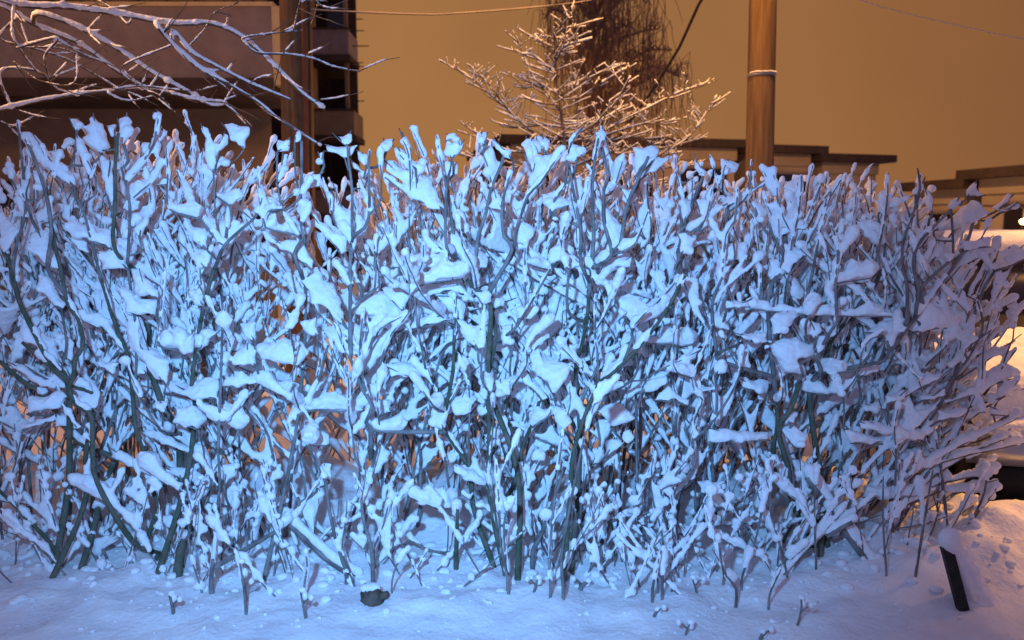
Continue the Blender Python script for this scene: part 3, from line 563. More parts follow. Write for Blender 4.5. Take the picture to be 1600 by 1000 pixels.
def grow(p, d, r, length, ctx, level):
    """returns the polyline of one shoot and appends its own side shoots"""
    stems, snow, o = ctx['stems'], ctx['snow'], ctx
    step = .045; pts = [p.copy()]; rad = [r]; n = max(3, int(length / step)); kids = []
    wob = Vector((RN.uniform(-1, 1), RN.uniform(-1, 1), 0)) * .10
    tz = topz(p.x) + RN.uniform(-.22, .05)
    nxt = RN.uniform(.10, .28) if level else RN.uniform(.25, .5); trav = 0
    for i in range(n):
        if pts[-1].y < o.get('ymin', 0) + .04: d = Vector((d.x, abs(d.y) * .5 + .08, d.z))
        d = (d + Vector((RN.gauss(0, .07), RN.gauss(0, .07), o['trop'])) + wob * .12).normalized()
        if pts[-1].x > o.get('xlim', 2.12) and RN.random() < .25: break
        q = pts[-1] + d * step; trav += step
        pts.append(q); rad.append(max(.0026, r * (1 - .62 * (i + 1) / n)))
        if q.z > tz: break
        if trav > nxt and level < o['maxl'] and i < n - 2:
            nxt = trav + RN.uniform(.10, .26) * (1 if level else 1.15)
            kids.append((q.copy(), d.copy(), rad[-1], (n - i) * step, len(pts) - 1))
    if len(pts) < 2: return [p, p + d * .01, p + d * .02]
    stems.tube(pts, rad, o['sides'])
    for _ in range(len(pts)):
        if len(pts) > 2 and RN.random() < o.get('lump', .10):
            j = RN.randrange(1, len(pts)); rb = RN.uniform(.010, .024); sn_q = pts[j] + Vector((RN.uniform(-.5, .5) * rb, rb * .5, rb * .3))
            snow.blob(sn_q, rb * RN.uniform(.8, 1.5), rb, rb * RN.uniform(.7, 1.3), 7, 5)
    fine = catmull(pts, .022) if len(pts) > 2 else pts
    snow_on(snow, fine, r * .6, o['cover'], o['rv'], o['rh'], RN.uniform(0, 99), True)
    for (q, dd, rr_, left, idx) in kids:
        ang = RN.uniform(.30, .72); az = RN.uniform(0, 2 * math.pi)
        side = Vector((math.cos(az), math.sin(az) * .5, 0)); side = (side - dd * side.dot(dd)).normalized()
        d2 = (dd * math.cos(ang) + side * math.sin(ang)).normalized()
        ln = max(.12, min(left * RN.uniform(.6, 1.05), .95))
        kp = grow(q, d2, max(.003, rr_ * .72), ln, ctx, level + 1)
        if RN.random() < o['webp']:
            k = RN.choice((2, 3, 4, 5, 6)); A = pts[idx: idx + k + 1]; B = kp[: k + 1]
            web(snow, A, B, RN.uniform(.15, .55), RN.uniform(.014, .028))
    return pts
# ---------------------------------------------------------------- the shrubs of the hedge
FRONT = [(-95, 900), (75, 905), (250, 900), (385, 915), (575, 905), (785, 902), (905, 915), (1030, 920), (1155, 905), (1290, 890), (1425, 880)]
FL = ['hedge shrub cut by the left frame edge, its arching stems sweeping up to the left',
 'second shrub of the front row from the left, mossy stems leaning left under blue snow',
 'third front shrub from the left, with the thick dark mossy stem and tall snowy tips',
 'fourth front shrub from the left, thin stemmed, below the gap showing the pole',
 'front shrub with the largest snow cushions, growing beside the small dark stump',
 'front shrub just left of centre, three stems rising together from one dark base',
 'front shrub at the centre with two thin bare legs and snow cupped in its forks',
 'front shrub right of centre with the long diagonal stem rising to the upper right',
 'front shrub with bent bare legs, fourth of the front row from its right end',
 'front shrub beside the upper part of the fallen snowy branch, behind its left side',
 'last front shrub at the right hedge end, snowy sprays reaching toward the car']
GRP = 'snow-laden shrubs of the hedge'
shrubs = []
for i, (px, py) in enumerate(FRONT):
    b = on_ground(px, py, .06)
    T = thing('hedge_shrub', FL[i], 'shrub', (b.x, b.y, gz(b.x, b.y) - .02), GRP)
    shrubs.append(dict(T=T, b=Vector((b.x, b.y, gz(b.x, b.y))), snow=MB()))
def nearest(x):
    return min(shrubs, key=lambda s: abs(s['b'].x - x))
# measured canes
allpts = []
for (wd, pp) in sorted(parse(STEM, 0), key=lambda t: -t[0]):
    r = max(.0030, wd / FPX * 3.6 / 2 * .70)
    lowest = pp[0]; Y0 = 3.52 + RN.uniform(-.07, .10) + (0.10 if wd >= 11 else 0)
    if lowest[1] > 820: Y0 = on_ground(lowest[0], min(940, max(880, lowest[1] + 10)), .06).y
    sl = RN.uniform(-.10, .10); P = []
    for k, (x, y) in enumerate(pp):
        P.append(at(x, y, Y0 + sl * k / max(1, len(pp) - 1)))
    S = nearest(P[0].x); base = S['b']; rad0 = r
    ext = []
    if P[0].z > .14:
        if wd < 9.5 and allpts:
            c_ = min(allpts, key=lambda q: math.hypot((q.x - P[0].x) * 2.2, q.y - P[0].y) + abs(P[0].z - q.z) * .5 + (0 if q.z < P[0].z - .04 else .5))
            if (c_ - P[0]).length < .6: ext = [c_.copy()]
        if not ext:
            t0 = (P[0] - P[1]).normalized() if len(P) > 1 else Vector((0, 0, -1))
            e1 = P[0] + t0 * .10 + Vector((0, .07, -.02))
            bb = base + Vector((RN.uniform(-.07, .07), RN.uniform(.0, .16), -.05))
            ext = [bb, bb.lerp(e1, .35) + Vector((RN.uniform(-.07, .07), .07, .05)), bb.lerp(e1, .7) + Vector((RN.uniform(-.05, .05), .06, .0)), e1]
            if e1.z < .1: ext = [bb]
    else:
        P.insert(0, P[0] + Vector((0, 0, -.10)))
    full = catmull(ext + P, .03); n = len(full)
    rad = [r * (1.30 - .55 * i / n) * (1 + .10 * noise.noise(Vector((i * .45, r * 900, 0)))) for i in range(n)]
    if wd < 6: rad[-1] *= .7
    m = MB(); m.tube(full, rad, 8 if wd > 6 else 6); MT = m
    smat = (M['bark_old'] if wd >= 9.5 or (P[0].x < -1.3 and wd > 7) else M['bark'])
    vis = [p for p in full if p.z > .1]; allpts += vis[::2]
    snow_on(S['snow'], vis, r, .22 + (.25 if wd < 6 else 0), .012, .028, RN.uniform(0, 99), wd < 9)
    # short side twigs
    ctx = dict(stems=MT, snow=S['snow'], trop=.05, maxl=2, cover=.5, rv=.011, rh=.022, webp=.35, sides=5)
    for k in range(int(n / 9)):
        if RN.random() < .50:
            q = RN.choice(vis[len(vis)//3:]) if len(vis) > 6 else None
            if q is None or q.z > topz(q.x) - .15: continue
            a = RN.uniform(-1, 1); grow(q, Vector((a * .7, RN.uniform(-.12, .5), .8)).normalized(), .0035, RN.uniform(.08, .30), ctx, 1)
    MT.build('stem', smat, S['T'])
# measured snow cushions and webs
supports = {}
for (_, pp) in parse(SNOW, 0):
    cx = sum(p[0] for p in pp) / len(pp); cy = sum(p[1] for p in pp) / len(pp)
    pp = [(cx + (x - cx) * 1.03, cy + (y - cy) * 1.03) for (x, y) in pp]
    Y0 = 3.58 + RN.uniform(-.05, .10); yaw = RN.uniform(-.45, .45); lie = RN.uniform(.05, .5)
    if cy > 800: Y0 = 3.55
    s = 3.6 / FPX; ring2 = []
    n = len(pp)
    for i in range(n):                    # subdivide the outline with small irregular bulges
        a = pp[i]; b = pp[(i + 1) % n]; ln = math.hypot(b[0]-a[0], b[1]-a[1]); k = max(1, int(ln / 9))
        nx_, ny_ = (b[1]-a[1]) / max(ln, 1), -(b[0]-a[0]) / max(ln, 1)
        for j in range(k):
            u = j / k; jit = RN.uniform(-4.2, 2.2) if j else RN.uniform(-1, 1)
            ring2.append((a[0] + (b[0]-a[0]) * u + nx_ * jit, a[1] + (b[1]-a[1]) * u + ny_ * jit))
    ring = [at(x, y, Y0 + (x - cx) * s * yaw - (y - cy) * s * lie) for (x, y) in ring2]
    tess = geometry.tessellate_polygon([[Vector((x, -y, 0)) for (x, y) in ring2]])
    area = abs(sum(ring2[i][0]*ring2[(i+1) % len(ring2)][1] - ring2[(i+1) % len(ring2)][0]*ring2[i][1] for i in range(len(ring2)))) / 2
    per = sum(math.hypot(ring2[i][0]-ring2[i-1][0], ring2[i][1]-ring2[i-1][1]) for i in range(len(ring2)))
    th = min(.050, max(.018, area / per * s * 1.25))
    sgn = sum(ring2[i][0]*ring2[(i+1) % len(ring2)][1] - ring2[(i+1) % len(ring2)][0]*ring2[i][1] for i in range(len(ring2)))
    off = Vector((-yaw, 1, lie)).normalized()
    if sgn < 0: ring = ring[::-1]; tess = [(len(ring)-1-a, len(ring)-1-b, len(ring)-1-c) for (a, b, c) in tess]
    nearest(ring[0].x)['snow'].slab(ring, off, tess, th)
    S_ = nearest(ring[0].x); cen = sum(ring, Vector()) / len(ring); low = min(ring, key=lambda q: q.z - .3 * abs(q.x - cen.x)); tips = sorted(ring, key=lambda q: -(q - low).length)
    tips = [tips[0]] + [q for q in tips if (q - tips[0]).length > .5 * math.sqrt(area) * s][:1]
    front = off * (-th * .75); ct = MB()
    c_ = min(allpts, key=lambda q: math.hypot((q.x - low.x) * 2, q.y - low.y) + abs(low.z - q.z) * .5 + (0 if q.z < low.z - .03 else .6))
    rt = RN.uniform(.0028, .0052)
    if (c_ - low).length > .65: c_ = S_['b'] + Vector((RN.uniform(-.08, .08), .10, -.04))
    foot = catmull([c_, c_.lerp(low, .5) + Vector((RN.uniform(-.02, .02), .02, -.02)), low + front * .6], .03); new = list(foot)
    ct.tube(foot, [rt * 1.25] * len(foot), 6)
    for tp in tips:
        mid = low.lerp(tp, .5) + (cen - low.lerp(tp, .5)) * RN.uniform(0, .5) + front * RN.uniform(.7, 1.25)
        sh_ = catmull([low + front * .6, mid, tp + (tp - low) * RN.uniform(.0, .12) + front * RN.uniform(-.2, .8)], .02); new += sh_
        ct.tube(sh_, [rt * (1.1 - .5 * k_ / len(sh_)) for k_ in range(len(sh_))], 5)
    supports.setdefault(id(S_), [S_, []])[1].append(ct); allpts += new[::2]
    if RN.random() < .5:                  # a lump or two resting on the cushion
        q = ring[RN.randrange(len(ring))]; q = q.lerp(sum(ring, Vector()) / len(ring), .35)
        rr_ = min(th * 1.2, .03); nearest(q.x)['snow'].blob(q + off * (-th * .4), rr_, rr_, rr_ * .8, 8, 6)
for S_, lst in supports.values():
    for ct in lst: ct.build('twig', M['bark'], S_['T'])
# grown canes behind the measured ones
for i, S in enumerate(shrubs):
    lean0 = np.interp(i, [0, 2, 5, 8, 10], [-.36, -.16, 0, .16, .34])
    ncane = 6
    for k in range(ncane):
        ctx = dict(stems=MB(), snow=S['snow'], trop=.030, maxl=2, cover=.52, rv=.0105, rh=.009, lump=.22, webp=.9, sides=6, ymin=3.78)
        p = S['b'] + Vector((RN.gauss(0, .09), RN.uniform(.36, .60), -.05))
        d = Vector((lean0 + RN.gauss(0, .20), RN.uniform(0, .22), 1)).normalized()
        grow(p, d, RN.uniform(.007, .012), RN.uniform(1.5, 2.2), ctx, 0)
        ctx['stems'].build('stem', M['bark'], S['T'])
    if i >= 9:                              # flat sprays reaching out at the right end
        for k in range(7):
            ctx = dict(stems=MB(), snow=S['snow'], trop=.004, maxl=2, cover=.5, rv=.011, rh=.014, lump=.15, webp=.9, sides=6, ymin=3.5, xlim=2.22)
            p = S['b'] + Vector((RN.gauss(0, .09), RN.uniform(.05, .40), -.05))
            grow(p, Vector((RN.uniform(.5, 1.5), RN.uniform(-.05, .2), 1)).normalized(), RN.uniform(.006, .010), RN.uniform(1.0, 1.8), ctx, 0)
            ctx['stems'].build('stem', M['bark'], S['T'])
    if i == 10:
        for k in range(5):
            ctx = dict(stems=MB(), snow=S['snow'], trop=.012, maxl=2, cover=.5, rv=.011, rh=.012, lump=.2, webp=.9, sides=6, ymin=3.5, xlim=2.2)
            p = S['b'] + Vector((RN.gauss(.1, .12), RN.uniform(.05, .45), -.05))
            grow(p, Vector((RN.uniform(.15, .55), RN.uniform(-.05, .2), 1)).normalized(), RN.uniform(.006, .010), RN.uniform(1.3, 2.1), ctx, 0)
            ctx['stems'].build('stem', M['bark'], S['T'])
    # low brush at the foot
    for k in range(15):
        ctx = dict(stems=MB(), snow=S['snow'], trop=.03, maxl=2, cover=.42, rv=.010, rh=.010, lump=.28, webp=.55, sides=5, ymin=3.45)
        p = S['b'] + Vector((RN.uniform(-.26, .26), RN.uniform(-.03, .45), -.03))
        grow(p, Vector((RN.uniform(-.9, .9) + lean0, RN.uniform(-.15, .4), RN.uniform(.5, 1))).normalized(), RN.uniform(.003, .006), RN.uniform(.2, .62), ctx, 1)
        ctx['stems'].build('twig', M['bark'], S['T'])
    remesh(S['snow'], 'snow', M['snow'], S['T'], .0066, 2, .013)
# ---------------------------------------------------------------- second and third rows
BACK = [(-2.65, 4.25), (-2.05, 4.2), (-1.62, 4.3), (-.58, 4.2), (.05, 4.28), (.62, 4.2), (1.15, 4.25), (1.70, 4.2),
        (-1.02, 4.62), (-2.3, 4.75), (-1.80, 4.8), (-.25, 4.75), (.45, 4.8), (1.0, 4.75), (1.55, 4.65)]
BL = ['shrub of the second row at the far left, behind the arching stems', 'second row shrub behind the mossy stems at the left', 'second row shrub left of the gap that shows the wooden pole',
 'second row shrub behind the largest snow cushions', 'second row shrub at the centre, behind the three joined stems', 'second row shrub right of centre, behind the long diagonal stem',
 'second row shrub behind the bent bare legs at the right', 'second row shrub at the right end, partly hidden by slanting snow sprays',
 'low bush inside the hedge below the gap that shows the wooden pole',
 'back row shrub at the far left with its tips against the dark building', 'back row shrub left of the pole with thin upright snowy tips', 'back row shrub left of the snowy sapling',
 'back row shrub directly in front of the snowy sapling', 'back row shrub between the snowy sapling and the right pole', 'back row shrub just right of the right wooden pole']
for i, (x, y) in enumerate(BACK):
    T = thing('hedge_shrub', BL[i], 'shrub', (x, y, gz(x, y) - .02), GRP); sn = MB(); b = Vector((x, y, gz(x, y)))
    third = y > 4.5
    low = (x, y) == (-1.02, 4.62)
    for k in range(0 if low else 6 if third and x < -1 else 8 if x < -1 else 10):
        ctx = dict(stems=MB(), snow=sn, trop=.04, maxl=2, cover=.58, rv=.0130, rh=.010, webp=.9, lump=.2, sides=5)
        p = b + Vector((RN.gauss(0, .14), RN.gauss(0, .10), -.05))
        d = Vector((RN.gauss(0, .22) + x * .05, RN.gauss(0, .12), 1)).normalized()
        grow(p, d, RN.uniform(.006, .011), RN.uniform(1.6, 2.2), ctx, 0)
        ctx['stems'].build('stem', M['bark'], T)
    if not third:
        for k in range(12):
            ctx = dict(stems=MB(), snow=sn, trop=.03, maxl=2, cover=.5, rv=.012, rh=.012, webp=.7, lump=.3, sides=5)
            p = b + Vector((RN.uniform(-.32, .32), RN.uniform(-.25, .25), -.03))
            grow(p, Vector((RN.uniform(-.8, .8), RN.uniform(-.3, .3), RN.uniform(.5, 1))).normalized(), RN.uniform(.003, .006), RN.uniform(.3, 1.0), ctx, 1)
            ctx['stems'].build('twig', M['bark'], T)
    else:
        for k in range(9 if not low else 26):
            ctx = dict(stems=MB(), snow=sn, trop=.03, maxl=1, cover=.6, rv=.016, rh=.016, webp=.7, lump=.4, sides=5)
            p = b + Vector((RN.uniform(-.4, .4), RN.uniform(-.2, .2), -.03))
            grow(p, Vector((RN.uniform(-.8, .8), RN.uniform(-.3, .3), RN.uniform(.4, 1))).normalized(), .005, RN.uniform(.3, .9), ctx, 0)
            ctx['stems'].build('twig', M['bark'], T)
    remesh(sn, 'snow', M['snow'], T, .0095 if not third else .011, 2, .008)
# ---------------------------------------------------------------- fallen snowy branches, stump, twigs in the snow
def fallen(label, pp, Ys, r, rs):
    P = catmull([at(x, y, Y) for (x, y), Y in zip(pp, Ys)], .03)
    T = thing('fallen_branch', label, 'branch', P[0], 'snowy branches lying in the hedge'); m = MB(); m.tube(P, r, 8); m.build('limb', M['bark'], T)
    s = MB(); q = [p + Vector((.01, .012, rs * .75)) for p in P]
    s.tube(q, [rs * (.9 + .25 * noise.noise(Vector((i * .35, rs, 0)))) for i in range(len(q))], 8)
    s.blob(q[0], rs, rs, rs, 8, 6); s.blob(q[-1], rs, rs, rs, 8, 6); remesh(s, 'snow', M['snow'], T, .007, 3, .006)
fallen('straight snow-covered branch slanting down to the right near the black stake', [(1262, 745), (1310, 815), (1350, 870), (1385, 922)], [3.47, 3.42, 3.38, 3.36], .018, .034)
fallen('snow-covered branch slanting down to the small dark stump', [(442, 808), (480, 845), (520, 880), (556, 902)], [3.48, 3.45, 3.42, 3.40], .014, .026)
fallen('short snow-covered branch lying across the slanting one', [(1292, 838), (1312, 825), (1332, 816)], [3.36, 3.35, 3.34], .012, .022)
# stump
b = on_ground(578, 932, .05); st = thing('stump', 'small dark stump at the foot of the hedge beside the largest snow cushions', 'stump', b)
m = MB(); rr = random.Random(3); n = 12; lay = []; b = b - Vector((0, 0, .035))
for k, (z, r) in enumerate(((-.06, .050), (0, .047), (.045, .042), (.080, .036), (.085, .02))):
    for j in range(n):
        th = 2 * math.pi * j / n; q = r * (1 + .6 * noise.noise(Vector((math.cos(th) * 1.6, math.sin(th) * 1.6, z * 9 + 4))))
        m.v.append(b + Vector((q * math.cos(th) * 1.1 * rr.uniform(.78, 1.1), q * math.sin(th), z * .8 + rr.uniform(-.018, .014))))
for k in range(4):
    for j in range(n): m.f.append((k*n+j, k*n+(j+1) % n, (k+1)*n+(j+1) % n, (k+1)*n+j))
m.f.append(tuple(4*n+j for j in range(n))); m.build('wood', M['bark_tree'], st)
m = MB(); m.blob(b + Vector((.012, .012, .068)), .036, .032, .020, 10, 6); m.blob(b + Vector((-.018, .014, .066)), .030, .028, .017, 10, 6); remesh(m, 'snow_cap', M['snow'], st, .007, 3, .004)
m = MB(); m.tube([b + Vector((.03, .01, .01)), b + Vector((.055, 0, .04)), b + Vector((.075, -.01, .05))], [.022, .018, .014], 7); m.build('shoot', M['bark_tree'], st)
TW = [((385, 958), (375, 880), 5, 'bare dark twig rising from the snow below the left shrubs'), ((480, 965), (470, 925), 5, 'short dark twig with a snow cap left of the stump'),
      ((272, 965), (265, 930), 7, 'stubby snow-capped twig in the lower left foreground'), ((830, 925), (840, 905), 5, 'tiny leaning twig under a round snow cap near the centre'),
      ((1068, 992), (1078, 975), 4, 'forked twig with a snow lump in the foreground right of centre'), ((1242, 978), (1252, 936), 4, 'thin frosted sprig in the foreground left of the stake'),
      ((1185, 1000), (1192, 990), 7, 'dark stub at the bottom edge right of centre'), ((1018, 965), (1027, 955), 6, 'dark stub poking out of the snow right of centre'), ((905, 920), (918, 910), 9, 'dark clod of twigs at the hedge foot near the centre'),
      ((1092, 925), (1082, 905), 4, 'thin bent twig at the foot of the right front shrubs')]
for (a, c_, wd, lab) in TW:
    p = on_ground(a[0], a[1], gz(*on_ground(*a, .05)[:2])); q = at(c_[0], c_[1], p.y)
    T = thing('dead_twig', lab, 'twig', p, 'twigs sticking out of the snow'); m = MB()
    mid = p.lerp(q, .5) + Vector((rr.uniform(-.012, .012), 0, 0)); r = wd * .0013
    P = catmull([p - Vector((0, 0, .04)), mid, q], .01); m.tube(P, [r * (1.1 - .5 * i / len(P)) for i in range(len(P))], 6)
    f = mid + Vector((rr.choice((-1, 1)) * .035, -.01, .035)); m.tube([mid, mid.lerp(f, .5) + Vector((0, 0, .006)), f], [r * .6, r * .5, r * .4], 5); m.build('stalk', M['bark'], T)
    s = MB(); s.blob(q + Vector((.004, .006, .006)), .017, .014, .012, 8, 6); s.blob(q.lerp(mid, .4) + Vector((.01, .01, .0)), .014, .014, .02, 8, 6); s.blob(f, .012, .012, .014, 8, 6)
    remesh(s, 'snow', M['snow'], T, .005, 2, .004)
# fallen snow clods under the hedge
cl = MB()
for k in range(900):
    x = rr.uniform(-2.6, 2.3); y = rr.gauss(3.52, .20); r = rr.uniform(.008, .026)
    if rr.random() < .4: y = rr.uniform(2.6, 3.4); r *= .5
    cl.blob((x, y, gz(x, y) + r * .25), r * rr.uniform(.8, 1.5), r, r * .7, 7, 5)
o = remesh(cl, 'snow_crumbs', M['snow'], None, .007, 1, 0); tag(o, 'crumbs of snow dropped along the foot of the hedge', 'snow', kind='stuff')

# ---------------------------------------------------------------- tree on the left whose snowy limbs hang into the picture
tr = thing('overhanging_tree', 'bare tree at the far left whose snow-covered limbs reach over the hedge top', 'tree', (-4.3, 5.2, 0))
m = MB(); m.tube(catmull([Vector((-4.3, 5.2, -.1)), Vector((-4.25, 5.2, 1.4)), Vector((-4.15, 5.2, 2.6)), Vector((-4.2, 5.3, 4.5))], .15), np.linspace(.17, .10, 60).tolist(), 12); 
m.v and m.build('trunk', M['bark_tree'], tr)
LIMB = [ # width px of limb incl. snow | points
 "17|-60 -20 30 8 100 12 180 22 270 38 330 38 380 60 430 105 470 145 508 172", "7|380 60 420 53 474 48", "7|400 82 450 85 490 92 520 104 560 112",
 "15|-40 -20 20 20 60 42 110 62 140 80 180 110 230 140", "14|60 22 120 42 180 75 240 115 290 142 330 165 355 162", "12|245 40 270 70 310 105 350 128 400 158 440 190 500 228",
 "11|270 48 300 82 340 105 390 130 455 157", "13|-60 185 0 172 60 158 120 148 180 142 240 140 300 155 350 160", "8|0 112 60 112 90 140 130 145 180 142", "7|0 60 60 78 110 95 150 118 170 128",
 "8|20 55 40 90 60 115", "6|190 105 210 130 230 142", "6|300 100 330 120 370 150", "6|350 160 380 185 395 200", "7|180 140 220 135 300 142 340 134", "8|90 60 70 90 80 135", "6|130 85 170 100 180 105", "5|250 150 275 178", "5|320 45 335 20 372 5",
 "9|-40 200 0 190 30 215 50 240", "6|475 -10 500 8 515 15", "6|480 0 505 2 512 3", "5|500 -4 490 30 484 40", "6|200 38 170 10 130 -10", "5|440 190 410 170 390 150", "5|115 130 60 125 20 95", "5|30 75 90 75 140 92", "7|170 146 200 158 240 150"]
root = Vector((-4.18, 5.2, 3.3)); sn = MB(); placed = []
for k, L0 in enumerate(LIMB):
    wd, a = L0.split('|'); wd = float(wd); a = [float(t) for t in a.split()]
    Y0 = 5.0 + (k % 5) * .07; pp = [at(a[i], a[i+1], Y0 + .04 * i) for i in range(0, len(a), 2)]
    if a[0] < 0: pp = [root + Vector((0, 0, -.4 - a[1] * .003)), root.lerp(pp[0], .6)] + pp
    elif placed: 
        c_ = min(placed, key=lambda q: (q - pp[0]).length); pp = ([c_] if (c_ - pp[0]).length > .01 else []) + pp
    P = catmull(pp, .03); n = len(P); r = wd / FPX * 5.1 / 2 * .95
    b_ = MB(); b_.tube(P, [r * .42 * (1.1 - .6 * i / n) for i in range(n)], 8); 
    s = MB(); nf = smooth_noise(k + .5)
    q = [p + Vector((0, 0, r * .40)) for p in P]; s.tube(q, [r * (1.0 - .45 * i / n) * (.78 + .30 * nf(i * .35) + .12 * nf(i * 1.3)) for i in range(n)], 7)
    for i in range(0, n, 6):
        if rr.random() < .35: rb = r * rr.uniform(.7, 1.15); s.blob(q[i], rb, rb, rb * .8, 7, 5)
    placed += P[::3]
    # fine shoots
    t_ = b_; t2 = s
    for j in range(int(n / 7)):
        p = rr.choice(P[n // 4:]); if_ = rr.choice((-1, 1)); dd = Vector((rr.uniform(.2, 1), rr.uniform(-.4, .4), if_ * rr.uniform(.1, .7))).normalized(); ln = rr.uniform(.06, .38); Q = [p]
        for e_ in range(7): dd = (dd + Vector((.02, rr.gauss(0, .05), rr.gauss(0, .1)))).normalized(); Q.append(Q[-1] + dd * ln / 7)
        t_.tube(Q, [.0045 * (1 - .5 * e_ / 7) for e_ in range(8)], 5)
        if rr.random() < .5: t2.tube([x_ + Vector((0, 0, .004)) for x_ in Q[1:6]], [.007, .010, .009, .010, .006], 5)
    lb = b_.build('branch', M['bark_tree'], tr); remesh(s, 'snow', M['snow'], lb, .009, 2, .008)

# ---------------------------------------------------------------- young snowy sapling behind the hedge
SY = 8.6; rs_ = random.Random(77)
sap = thing('sapling', 'young bare sapling with orange-lit snow on every twig behind the centre of the hedge', 'tree', (at(885, 250, SY).x, SY, 0))
def px_line(a, Y, dY=0): return [at(a[i], a[i+1], Y + dY * i) for i in range(0, len(a), 2)]
g0 = at(890, 250, SY); g0.z = -.05
trunk = catmull([g0, at(888, 330, SY), at(884, 240, SY), at(877, 180, SY), at(869, 110, SY), at(866, 60, SY), at(864, 22, SY)], .05)
m = MB(); m.tube(trunk, [.034 * (1.05 - .9 * i / len(trunk)) + .003 for i in range(len(trunk))], 8); m.build('trunk', M['bark_tree'], sap)
BR = [[875,245, 830,205, 780,160, 745,130, 722,113], [878,240, 850,220, 800,178, 770,140, 740,105], [885,250, 920,225, 960,195, 1010,170, 1060,145, 1100,132], [880,262, 830,240, 790,235, 740,205],
      [890,262, 960,240, 1010,262, 1050,262, 1090,258], [888,240, 950,222, 1000,215, 1030,232, 1075,215, 1120,150], [880,180, 850,140, 830,115, 808,60], [880,170, 910,150, 940,130, 975,108], [876,150, 905,130, 930,118, 965,102],
      [874,120, 850,100, 830,85, 812,86], [870,95, 880,74, 905,66, 925,60], [866,60, 880,45, 915,42], [885,200, 850,196, 800,200, 780,195], [880,210, 920,200, 960,160, 985,120], [890,280, 960,275, 1020,290, 1060,300], [890,300, 960,310, 1040,330, 1080,345], [885,280, 830,262, 780,262, 720,240], [888,315, 830,300, 770,310], [900, 330, 960,345, 1040,372], [893,235, 940,236, 1010,245, 1065,238],
      [880,150, 845,135, 812,140], [878,165, 840,160, 815,150], [882,190, 930,190, 980,165], [868,85, 848,70, 835,55], [884,222, 935,215, 1000,195, 1045,195]]
tw = MB(); ts = MB(); blobs = MB()
def sprig(P, r, lvl):
    n = len(P); tw.tube(P, [max(.0022, r * (1 - .75 * i / n)) for i in range(n)], 5); run = []; nf = smooth_noise(rs_.uniform(0, 99))
    for i, p in enumerate(P):
        if nf(i * .45) + .5 * nf(i * 1.7) > -.28: run.append(p + Vector((0, 0, .011)))
        else:
            if len(run) > 1: ts.tube(run, [rs_.uniform(.003, .009) * (1.1 if lvl == 0 else .6) for _ in run], 5)
            run = []
    if len(run) > 1: ts.tube(run, [rs_.uniform(.005, .012) * (1.1 if lvl == 0 else .6) for _ in run], 5)
    if lvl < 2:
        for i in range(2, n - 1):
            if rs_.random() < (.78 if lvl == 0 else .34):
                t = (P[i] - P[i-1]).normalized(); side = Vector((rs_.uniform(-1, 1), rs_.uniform(-1, 1), rs_.uniform(-.08, .12))).normalized()
                dd = (t * .6 + side * .9 + Vector((0, 0, .12))).normalized(); ln = rs_.uniform(.10, .34) * (1 if lvl == 0 else .5); Q = [P[i]]
                for e_ in range(9): dd = (dd + Vector((rs_.gauss(0, .06), rs_.gauss(0, .06), .015))).normalized(); Q.append(Q[-1] + dd * ln / 9)
                sprig(Q, r * .5, lvl + 1)
for a in BR: sprig(catmull(px_line(a, SY, rs_.uniform(-.06, .06)), .05), .011, 0)
for k in range(85):
    i = rs_.randrange(int(len(trunk) * .30), len(trunk) - 2); u = 1 - i / len(trunk); s_ = rs_.choice((-1, 1)); dd = Vector((s_, rs_.uniform(-1, 1), rs_.uniform(.05, .6))).normalized(); Q = [trunk[i]]
    ln = rs_.uniform(.15, .30) + u * rs_.uniform(.2, .7)
    for e_ in range(11): dd = (dd + Vector((rs_.gauss(0, .05), rs_.gauss(0, .05), rs_.gauss(0.01, .04)))).normalized(); Q.append(Q[-1] + dd * ln / 11)
    sprig(Q, .005, 1)
tw.build('branches', M['bark_tree'], sap); ts.build('snow', M['snow'], sap)

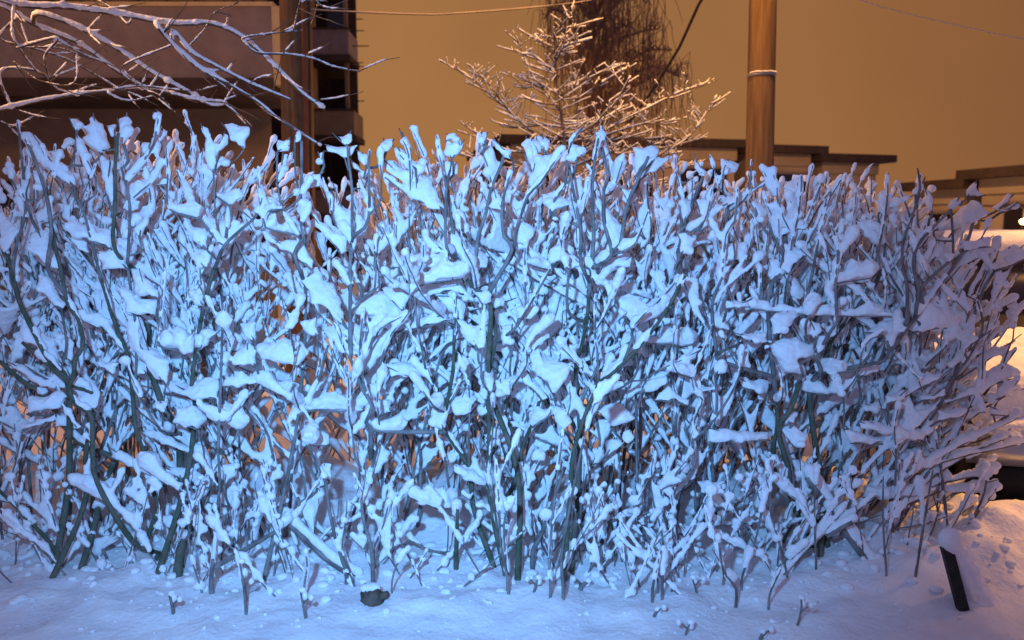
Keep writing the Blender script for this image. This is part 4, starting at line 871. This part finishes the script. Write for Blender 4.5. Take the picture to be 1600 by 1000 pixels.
# ---------------------------------------------------------------- weeping birch farther back
BY = 14.0; bt = thing('weeping_birch', 'tall dark weeping birch with hanging twigs against the orange sky', 'tree', (at(925, 200, BY).x, BY, 0)); rb_ = random.Random(31)
g0 = at(925, 250, BY); g0.z = 0
tk = catmull([g0, at(925, 250, BY), at(922, 150, BY), at(925, 60, BY), at(930, -60, BY), at(925, -160, BY)], .15)
m = MB(); m.tube(tk, [.10 * (1 - .7 * i / len(tk)) for i in range(len(tk))], 10); m.build('trunk', M['twig'], bt)
br = MB(); st = MB()
ARCH = [[925,120, 960,70, 1000,50, 1030,45], [925,150, 965,110, 1010,80, 1050,78], [925,180, 970,130, 1020,105, 1062,120], [925,200, 960,150, 1000,130, 1040,112, 1060,118], [925,60, 960,10, 990,-10, 1010,5], [925,80, 890,30, 865,15, 850,30], [925,30, 880,-20, 850,-25],
        [925,140, 895,100, 870,80], [928,0, 960,-50, 1000,-60, 1030,-40], [925,100, 950,60, 975,40, 990,45], [925,160, 950,120, 980,100, 1020,92], [925,40, 945,-5, 965,-30], [925,20, 905,-40, 880,-50]]
for a in ARCH:
    P = catmull(px_line(a, BY, rb_.uniform(-.15, .15)), .09); n = len(P); br.tube(P, [.045 * (1 - .8 * i / n) for i in range(n)], 6)
    for i in range(2, n):
        for _ in range(4):
            if rb_.random() > .85: continue
            p = P[i]; s_ = Vector((rb_.gauss(0, .10), rb_.gauss(0, .45), rb_.uniform(-.05, .25))); q = p + s_; ln = rb_.uniform(.5, 2.0)
            Q = [p, p.lerp(q, .5) + Vector((0, 0, .07)), q]; dx, dy = rb_.gauss(0, .03), rb_.gauss(0, .03)
            for e_ in range(5): Q.append(Q[-1] + Vector((dx + rb_.gauss(0, .015), dy, -ln / 5)))
            st.tube(Q, [.007, .006, .005, .005, .0045, .004, .004, .003], 4)
for k in range(70):                     # dense hanging curtain round the stem
    x = rb_.gauss(940, 52); p = at(x, rb_.uniform(-80, 90), BY + rb_.gauss(0, .6)); Q = [p]; ln = rb_.uniform(.6, 1.8)
    for e_ in range(6): Q.append(Q[-1] + Vector((rb_.gauss(0, .04), 0, -ln / 6)))
    st.tube(Q, [.006, .005, .005, .004, .004, .004, .003], 4)
    q = tk[min(len(tk) - 1, rb_.randrange(len(tk) // 3, len(tk)))]
    st.tube([q, q.lerp(p, .5) + Vector((0, 0, .15)), p], [.012, .008, .006], 4)
br.build('branches', M['twig'], bt); o = st.build('hanging_twigs', M['twig'], bt)
# small dark shrubbery behind the hedge foot of the sapling
